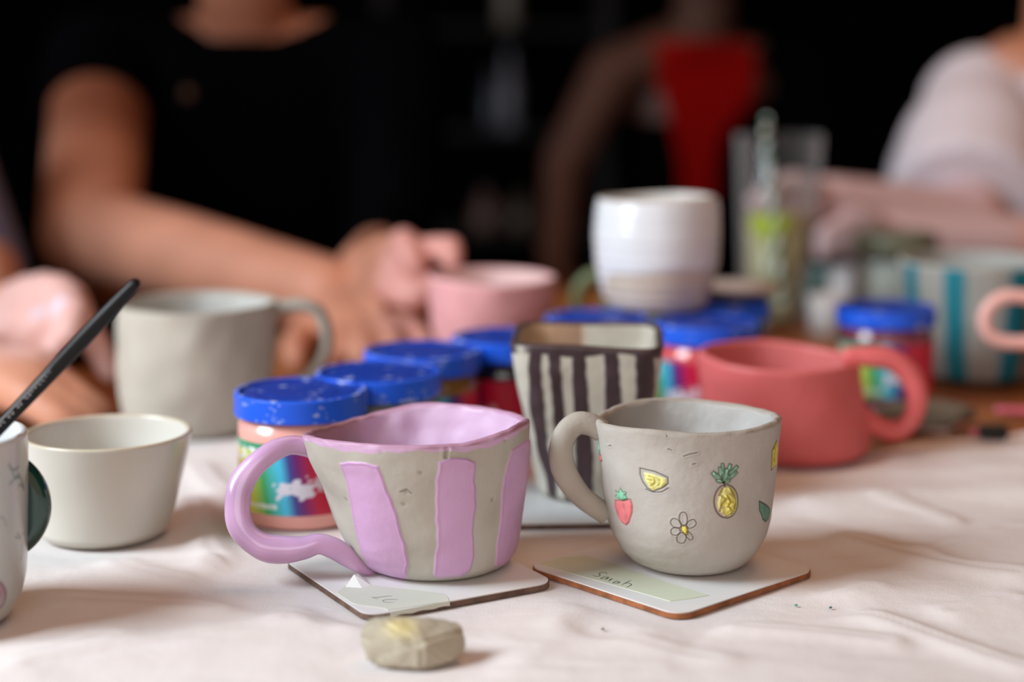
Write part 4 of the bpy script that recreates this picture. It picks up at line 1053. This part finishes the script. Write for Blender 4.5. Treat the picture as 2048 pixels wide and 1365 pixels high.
# ---- person at the left edge, lavender sleeve, two clay-stained hands
t = thing('person', 'person in a lavender top cut off by the left edge, with two stained hands', 'person', (-.80, 1.42, FZ))
hx, hy = -.80, 1.42
shA = (-.57, 1.60, .165); elA = (-.512, 1.56, .046); wrA = vv(W(-25, 640, 1.30)); shB = (-.72, 1.24, .21); elB = (-.60, 1.14, .045); wrB = vv(W(-40, 745, 1.13))
body = [loft([(hx-.02, hy, -.33, .11, .15), (hx, hy, -.20, .115, .165), (hx, hy, -.05, .10, .145), (hx+.03, hy, .12, .105, .165), (hx+.07, hy, .23, .085, .15), (hx+.08, hy, .275, .055, .075)]),
        capsule((hx+.08, hy, .25), .055, (hx+.11, hy, .36), .05), capsule(shA, .055, (hx+.08, hy, .24), .05), capsule(shB, .055, (hx+.08, hy, .24), .05),
        capsule(shA, .050, elA, .042), capsule(elA, .042, wrA, .028), capsule(shB, .050, elB, .042), capsule(elB, .042, wrB, .030)]
hp_ = head_pieces(0, 0, .375)
for V_, F_ in hp_:   # turned to face +x
    body.append((np.stack([-V_[:, 1]+hx+.13, V_[:, 0]+hy, V_[:, 2]], 1), F_))
for s_ in (-1, 1):
    k_ = (hx+.10, hy+s_*.14, -.33) ; k2 = (hx+.30, hy+s_*.13, -.33)
    body += [capsule((hx, hy+s_*.08, -.31), .085, k2, .058), capsule(k2, .056, (k2[0]-.02, k2[1], FZ+.07), .036), capsule((k2[0]-.04, k2[1], FZ+.035), .033, (k2[0]+.11, k2[1], FZ+.026), .026)]
# upper hand: loosely closed, one finger stretched down to the right
wv = Vector(wrA)
kn = [W(140, 600, 1.19), W(118, 585, 1.20), W(92, 580, 1.22), W(62, 585, 1.24)]
fing = [[W(140, 600, 1.19), W(168, 650, 1.17), W(196, 700, 1.16), W(222, 748, 1.16)], [W(118, 588, 1.20), W(150, 625, 1.16), W(140, 668, 1.145), W(118, 690, 1.145)],
        [W(92, 584, 1.22), W(88, 650, 1.17), W(84, 700, 1.15), W(100, 736, 1.145)], [W(55, 590, 1.24), W(42, 650, 1.19), W(36, 700, 1.17), W(50, 740, 1.16)]]
for k_, fg in zip(kn, fing):
    body.append(capsule(wv.lerp(k_, .1), .020, k_, .0145)); body += finger([vv(p) for p in fg], [.0135, .0115, .0105, .0085])
body += finger([vv(p) for p in [wv.lerp(kn[3], .3), W(20, 650, 1.24), W(40, 690, 1.20), W(66, 715, 1.18)]], [.018, .015, .013, .010])
# lower hand lying on the table, fingers to the right
wv = Vector(wrB)
kn = [W(60, 700, 1.15), W(70, 735, 1.12), W(68, 765, 1.10), W(60, 795, 1.085)]
fing = [[W(60, 700, 1.15), W(95, 740, 1.14), W(130, 770, 1.13), W(160, 790, 1.13)], [W(70, 735, 1.12), W(120, 770, 1.11), W(165, 800, 1.10), W(200, 818, 1.10)],
        [W(68, 765, 1.10), W(110, 795, 1.09), W(150, 822, 1.085), W(180, 834, 1.085)], [W(60, 795, 1.085), W(90, 820, 1.075), W(120, 838, 1.07), W(140, 846, 1.07)]]
for k_, fg in zip(kn, fing):
    body.append(capsule(wv.lerp(k_, .1), .021, k_, .0145)); body += finger([vv(p) for p in fg], [.0135, .0115, .0105, .0085])
body += finger([vv(p) for p in [wv.lerp(kn[0], .3), W(20, 690, 1.17), W(50, 680, 1.17), W(78, 690, 1.17)]], [.018, .014, .012, .010])
remesh('body', body, .0042, m_skin, t, 3, skincol((196, 138, 112), [(tuple(W(100, 620, 1.19)), .10)], (212, 168, 160), [(tuple(W(86, 640, 1.17)), .011, (190, 205, 235)), (tuple(W(112, 610, 1.16)), .010, (205, 205, 225)), (tuple(W(40, 650, 1.2)), .012, (225, 215, 215))]))
m_lav = mat('lavender_cotton', (100, 100, 128), rough=.9, spec=.1)
remesh('lavender_top', [loft([(hx-.02, hy, -.30, .13, .17), (hx, hy, -.20, .135, .18), (hx, hy, -.05, .12, .17), (hx+.03, hy, .12, .125, .185), (hx+.07, hy, .23, .105, .168), (hx+.08, hy, .265, .072, .10)]),
        capsule(shA, .064, (hx+.08, hy, .235), .055), capsule(shB, .064, (hx+.08, hy, .235), .055), capsule(shA, .060, lerp(shA, elA, 1.0), .050, False, False), capsule(shB, .062, lerp(shB, elB, .75), .056, False, True)], .006, m_lav, t, 3)
remesh('trousers', [q_ for s_ in (-1, 1) for q_ in (capsule((hx, hy+s_*.08, -.31), .10, (hx+.30, hy+s_*.13, -.33), .07), capsule((hx+.30, hy+s_*.13, -.33), .07, (hx+.28, hy+s_*.13, FZ+.10), .055, False, True))], .008, m_trouser, t, 2)
V_, F_ = ell((hx+.11, hy, .375+.145), (.098, .088, .104)); mobj('hair', V_, F_, m_hair, t)
for s_ in (-1, 1):
    V_, F_ = ell((hx+.13+.080, hy+s_*.031, .375+.118), (.011, .013, .009)); mobj('eye', V_, F_, MATS['eye_white'], t)

# ---- person in white at the right
x0 = .66
t = thing('person', 'person in a loose white T-shirt at right, forearm stretched out behind the drink', 'person', (x0, 2.1, FZ))
shR = (.555, 1.98, .190); elR = (.495, 1.80, .062); wrR = vv(W(1660, 404, 1.71)); shL = (.83, 1.96, .215); elL = (.80, 1.80, .042); wrL = vv(W(1800, 486, 1.70))
body = [loft([(x0, 2.12, -.33, .15, .11), (x0, 2.10, -.20, .16, .115), (x0, 2.07, -.05, .14, .10), (x0, 2.02, .12, .155, .105), (x0, 1.99, .23, .135, .085), (x0, 1.975, .275, .075, .055)]),
        capsule((x0, 1.975, .25), .056, (x0-.01, 1.94, .38), .052), capsule(shR, .050, (x0, 1.98, .25), .05), capsule(shL, .050, (x0, 1.98, .26), .05),
        capsule(shR, .050, elR, .045), capsule(elR, .045, lerp(elR, wrR, .4), .038), capsule(lerp(elR, wrR, .4), .038, wrR, .028), capsule(shL, .050, elL, .040), capsule(elL, .040, wrL, .027)]
body += head_pieces(x0, 1.90, .375)+legs(x0, 2.10, -.31)
wv = Vector(wrR)
kn = [W(1590, 378, 1.67), W(1585, 395, 1.665), W(1585, 412, 1.66), W(1590, 428, 1.66)]
for k_, e in zip(kn, ((1560, 375, 1540, 380, 1522, 392), (1548, 392, 1522, 395, 1505, 402), (1550, 412, 1528, 418, 1512, 424), (1558, 430, 1540, 438, 1528, 446))):
    body.append(capsule(wv.lerp(k_, .1), .018, k_, .012)); body += finger([vv(k_), vv(W(e[0], e[1], 1.65)), vv(W(e[2], e[3], 1.64)), vv(W(e[4], e[5], 1.64))], [.0115, .010, .009, .0075])
body += finger([vv(wv.lerp(kn[0], .2)), vv(W(1612, 372, 1.665)), vv(W(1588, 362, 1.66)), vv(W(1568, 362, 1.655))], [.016, .012, .011, .009])
wv = Vector(wrL)
kn = [W(1716, 452, 1.67), W(1712, 468, 1.665), W(1712, 484, 1.66), W(1716, 500, 1.66)]
for k_, dy in zip(kn, (0, 14, 28, 40)):
    body.append(capsule(wv.lerp(k_, .1), .018, k_, .012)); body += finger([vv(k_), vv(W(1680, 452+dy, 1.655)), vv(W(1656, 460+dy, 1.65)), vv(W(1642, 470+dy, 1.65))], [.0115, .010, .009, .0075])
body += finger([vv(wv.lerp(kn[0], .2)), vv(W(1736, 440, 1.67)), vv(W(1712, 432, 1.665)), vv(W(1692, 432, 1.66))], [.016, .012, .011, .009])
remesh('body', body, .0045, m_skin, t, 3, skincol((206, 158, 140), [(tuple(W(1720, 420, 1.72)), .20)], (208, 180, 182), [((x0, 1.95, .32), .16, (176, 108, 70))]))
m_white = mat('white_cotton', (214, 208, 216), rough=.95, spec=.1, bump2=.0)
shirt = [loft([(x0, 2.12, -.30, .185, .138), (x0, 2.10, -.20, .195, .14), (x0, 2.07, -.05, .19, .135), (x0, 2.01, .12, .20, .135), (x0+.01, 1.985, .19, .165, .105), (x0+.015, 1.98, .235, .115, .080), (x0+.02, 1.985, .262, .088, .070)]),
         capsule(shR, .066, (x0-.02, 1.98, .215), .055), capsule(shL, .062, (x0+.05, 1.98, .235), .055),
         capsule(shR, .066, lerp(shR, elR, .45), .088, False, False), capsule(lerp(shR, elR, .4), .086, lerp(shR, elR, .85), .090, False, True), capsule(shL, .064, lerp(shL, elL, .75), .080, False, True), capsule(shR, .070, (.55, 2.0, .0), .085)]
remesh('t_shirt', shirt, .006, m_white, t, 4)
remesh('trousers', [q_ for s_ in (-1, 1) for q_ in (capsule((x0+s_*.08, 2.10, -.31), .10, (x0+s_*.11, 1.70, -.32), .07), capsule((x0+s_*.11, 1.70, -.32), .07, (x0+s_*.12, 1.72, FZ+.10), .055, False, True))], .008, m_trouser, t, 2)
hair(t, x0, 1.90, .375, m_hair, .0); eyes(t, x0, 1.90, .375)

# ---- person far back, black open shirt over a red top
x0 = .335; yb = 2.95
t = thing('person', 'shadowy person far behind in a bright red top under an open black jacket', 'person', (x0, yb, FZ))
shR = vv(W(1225, 150, 2.88)); elR = vv(W(1128, 330, 2.80)); wrR = vv(W(1108, 545, 2.62)); shL = (x0+.18, yb, .21); elL = (x0+.24, yb-.05, -.04); wrL = (x0+.16, yb-.25, -.22)
body = [loft([(x0, yb+.02, -.33, .15, .11), (x0, yb+.02, -.20, .155, .11), (x0, yb, -.05, .135, .10), (x0, yb, .12, .15, .10), (x0, yb, .22, .14, .085), (x0, yb, .265, .075, .06)]),
        capsule((x0, yb, .25), .055, (x0, yb-.03, .38), .052), capsule(shR, .050, (x0-.03, yb-.02, .27), .052), capsule(shL, .05, (x0, yb, .25), .05),
        capsule(shR, .050, elR, .038), capsule(elR, .036, wrR, .026), capsule(shL, .045, elL, .036), capsule(elL, .036, wrL, .026)]
body += head_pieces(x0, yb-.06, .375)+legs(x0, yb, -.31)
for w_, s_ in ((Vector(wrR), 1), (Vector(wrL), -1)):
    for q_ in range(4):
        a_ = w_+Vector((.014*(q_-1.5), -.06, -.02)); b_ = a_+Vector((0, -.03, -.015)); c_ = b_+Vector((0, -.02, -.02))
        body += [capsule(vv(w_), .018, vv(a_), .012)]+finger([vv(a_), vv(b_), vv(c_)], [.010, .009, .008])
    body += finger([vv(w_), vv(w_+Vector((.035*s_, -.03, -.01))), vv(w_+Vector((.042*s_, -.055, -.02)))], [.014, .011, .009])
remesh('body', body, .0065, m_skin, t, 2, skincol((84, 58, 50)))
# red top: front panel that follows the chest
px_poly = [(1300, 84), (1400, 80), (1500, 86), (1512, 120), (1510, 180), (1490, 222), (1448, 262), (1434, 310), (1430, 400), (1364, 400), (1356, 310), (1335, 220), (1312, 150)]
rp = [W(a_, b_, yb-.105) for a_, b_ in px_poly]; n = len(rp)
cxm = sum(p.x for p in rp)/n
V_ = [(p.x, yb-.112+((p.x-x0)/.15)**2*.05, p.z) for p in rp]+[(p.x, yb-.08, p.z) for p in rp]
F_ = [tuple(range(n)), tuple(range(2*n-1, n-1, -1))]+[(i, n+i, n+(i+1) % n, (i+1) % n) for i in range(n)]
mobj('red_top', V_, F_, mat('red_cotton', (138, 6, 5), rough=.9, spec=.1), t, smooth=False)
jk = [loft([(x0+.02, yb+.02, -.30, .19, .125), (x0+.01, yb+.02, -.15, .17, .118), (x0+.01, yb, .0, .165, .108), (x0+.01, yb, .12, .17, .106), (x0+.02, yb+.01, .2, .14, .085), (x0+.02, yb+.01, .235, .10, .06)]),
      capsule(shL, .064, (x0+.05, yb, .23), .05), capsule(shL, .062, elL, .052), capsule(elL, .052, lerp(elL, wrL, .9), .042, False, True)]
remesh('jacket', jk, .008, m_black, t, 3)
remesh('trousers', [q_ for s_ in (-1, 1) for q_ in (capsule((x0+s_*.08, yb, -.31), .10, (x0+s_*.11, yb-.40, -.32), .07), capsule((x0+s_*.11, yb-.4, -.32), .07, (x0+s_*.12, yb-.38, FZ+.10), .055, False, True))], .009, m_trouser, t, 2)
hair(t, x0, yb-.06, .375, m_hair); eyes(t, x0, yb-.06, .375)

# =================================================================== stools under the sitters
m_stool = mat('dark_stool_wood', (34, 24, 20), rough=.6)
for (sx, sy, lb) in ((-.31, 2.13, 'dark stool under the person in black'), (-.81, 1.42, 'dark stool under the person in lavender at the left'), (.66, 2.13, 'dark stool under the person in white'), (.335, 2.97, 'dark stool under the person in red at the back')):
    t = thing('stool', lb, 'stool', (sx, sy, FZ), 'stools')
    lathe('seat', [(0, -.46), (.15, -.46), (.16, -.45), (.16, -.43), (.15, -.42), (0, -.42)], sx, sy, m_stool, t, 40)
    for a_ in (45, 135, 225, 315):
        ca, sa = math.cos(math.radians(a_)), math.sin(math.radians(a_))
        tube('leg', [(sx+.11*ca, sy+.11*sa, -.455), (sx+.15*ca, sy+.15*sa, FZ+.008)], [.014, .013], m_stool, t, n=4, k=12)

# =================================================================== shelf with bottles in the dark
m_shelf = mat('black_shelf', (12, 11, 12), rough=.8)
t = thing('shelving_unit', 'black shelving unit with bottles in the dark behind the people', 'shelf', (-.02, 4.0, FZ))
sy = 4.0
for x_ in (-.30, .22):
    d = box_data(x_-.015, x_+.015, sy-.12, sy+.15, FZ, 1.0); mobj('upright', d[0], d[1], m_shelf, t, smooth=False)
for z_ in (-.45, -.16, .08, .32, .62):
    d = box_data(-.285, .205, sy-.12, sy+.15, z_-.012, z_); mobj('shelf_board', d[0], d[1], m_shelf, t, smooth=False)
for k, (px_, z_, r_, h_, c_, lb) in enumerate(((1018, .08, .028, .19, (84, 86, 98), 'dim grey-blue bottle on the shelf level with the red top'), (1016, .32, .026, .20, (92, 90, 84), 'dim pale bottle on the upper shelf at the top of the photo'),
                                            (985, .08, .022, .14, (40, 50, 66), 'dim dark blue bottle left of the grey-blue one'), (972, -.16, .034, .10, (86, 66, 64), 'dim mauve-brown bottle on the low shelf'),
                                            (1040, -.16, .030, .09, (70, 62, 54), 'dim brown bottle beside the mauve-brown one'))):
    x_ = (px_-1024)*sy/F
    o = lathe('bottle', [(0, z_), (r_*.95, z_), (r_, z_+.004), (r_, z_+h_*.6), (r_*.4, z_+h_*.75), (r_*.36, z_+h_*.97), (r_*.42, z_+h_), (0, z_+h_)], x_, sy-.05, mat('bottle_%d' % k, c_, rough=.35), None, 32)
    tag(o, lb, 'bottle')

build_cloth()

# =================================================================== LIGHT
w = bpy.data.worlds.new('World'); scn.world = w; w.use_nodes = True
bg = w.node_tree.nodes['Background']; bg.inputs['Color'].default_value = (1.0, .60, .40, 1); bg.inputs['Strength'].default_value = .62
def area(name, loc, target, sx, sy_, e, col):
    l = bpy.data.lights.new(name, 'AREA'); l.shape = 'RECTANGLE'; l.size = sx; l.size_y = sy_; l.energy = e; l.color = col
    o = bpy.data.objects.new(name, l); COL.objects.link(o); o.location = loc
    o.rotation_euler = (Vector(target)-Vector(loc)).to_track_quat('-Z', 'Y').to_euler(); return o
area('window_light', (-1.5, .35, 1.1), (0, .95, 0), .8, .9, 52, (.80, .915, 1.0))
area('front_fill_light', (-.2, -1.3, .9), (0, 1.0, 0), 1.4, .8, 10, (.92, .96, 1.0))  # added fill from behind the camera, not a real window

area('warm_overhead_fill', (.5, 1.5, 1.9), (0.1, 1.0, 0), 1.2, 1.2, 11, (1.0, .50, .25))  # unseen overhead light, added to warm the shadows
# =================================================================== CAMERA
cam = bpy.data.cameras.new('camera'); co = bpy.data.objects.new('camera', cam); COL.objects.link(co)
cam.sensor_width = 36; cam.lens = F/2048*36
co.location = (0, 0, H); co.rotation_euler = (PI/2-TILT, 0, 0)
cam.clip_start = .01; cam.dof.use_dof = True; cam.dof.focus_distance = .768; cam.dof.aperture_fstop = 2.8; cam.dof.aperture_blades = 0
scn.camera = co
scn.view_settings.view_transform = 'Standard'; scn.view_settings.look = 'None'; scn.view_settings.exposure = 0; scn.view_settings.gamma = 1
try:
    scn.cycles.use_denoising = True; scn.cycles.max_bounces = 8; scn.cycles.caustics_refractive = False; scn.cycles.caustics_reflective = False
except Exception: pass
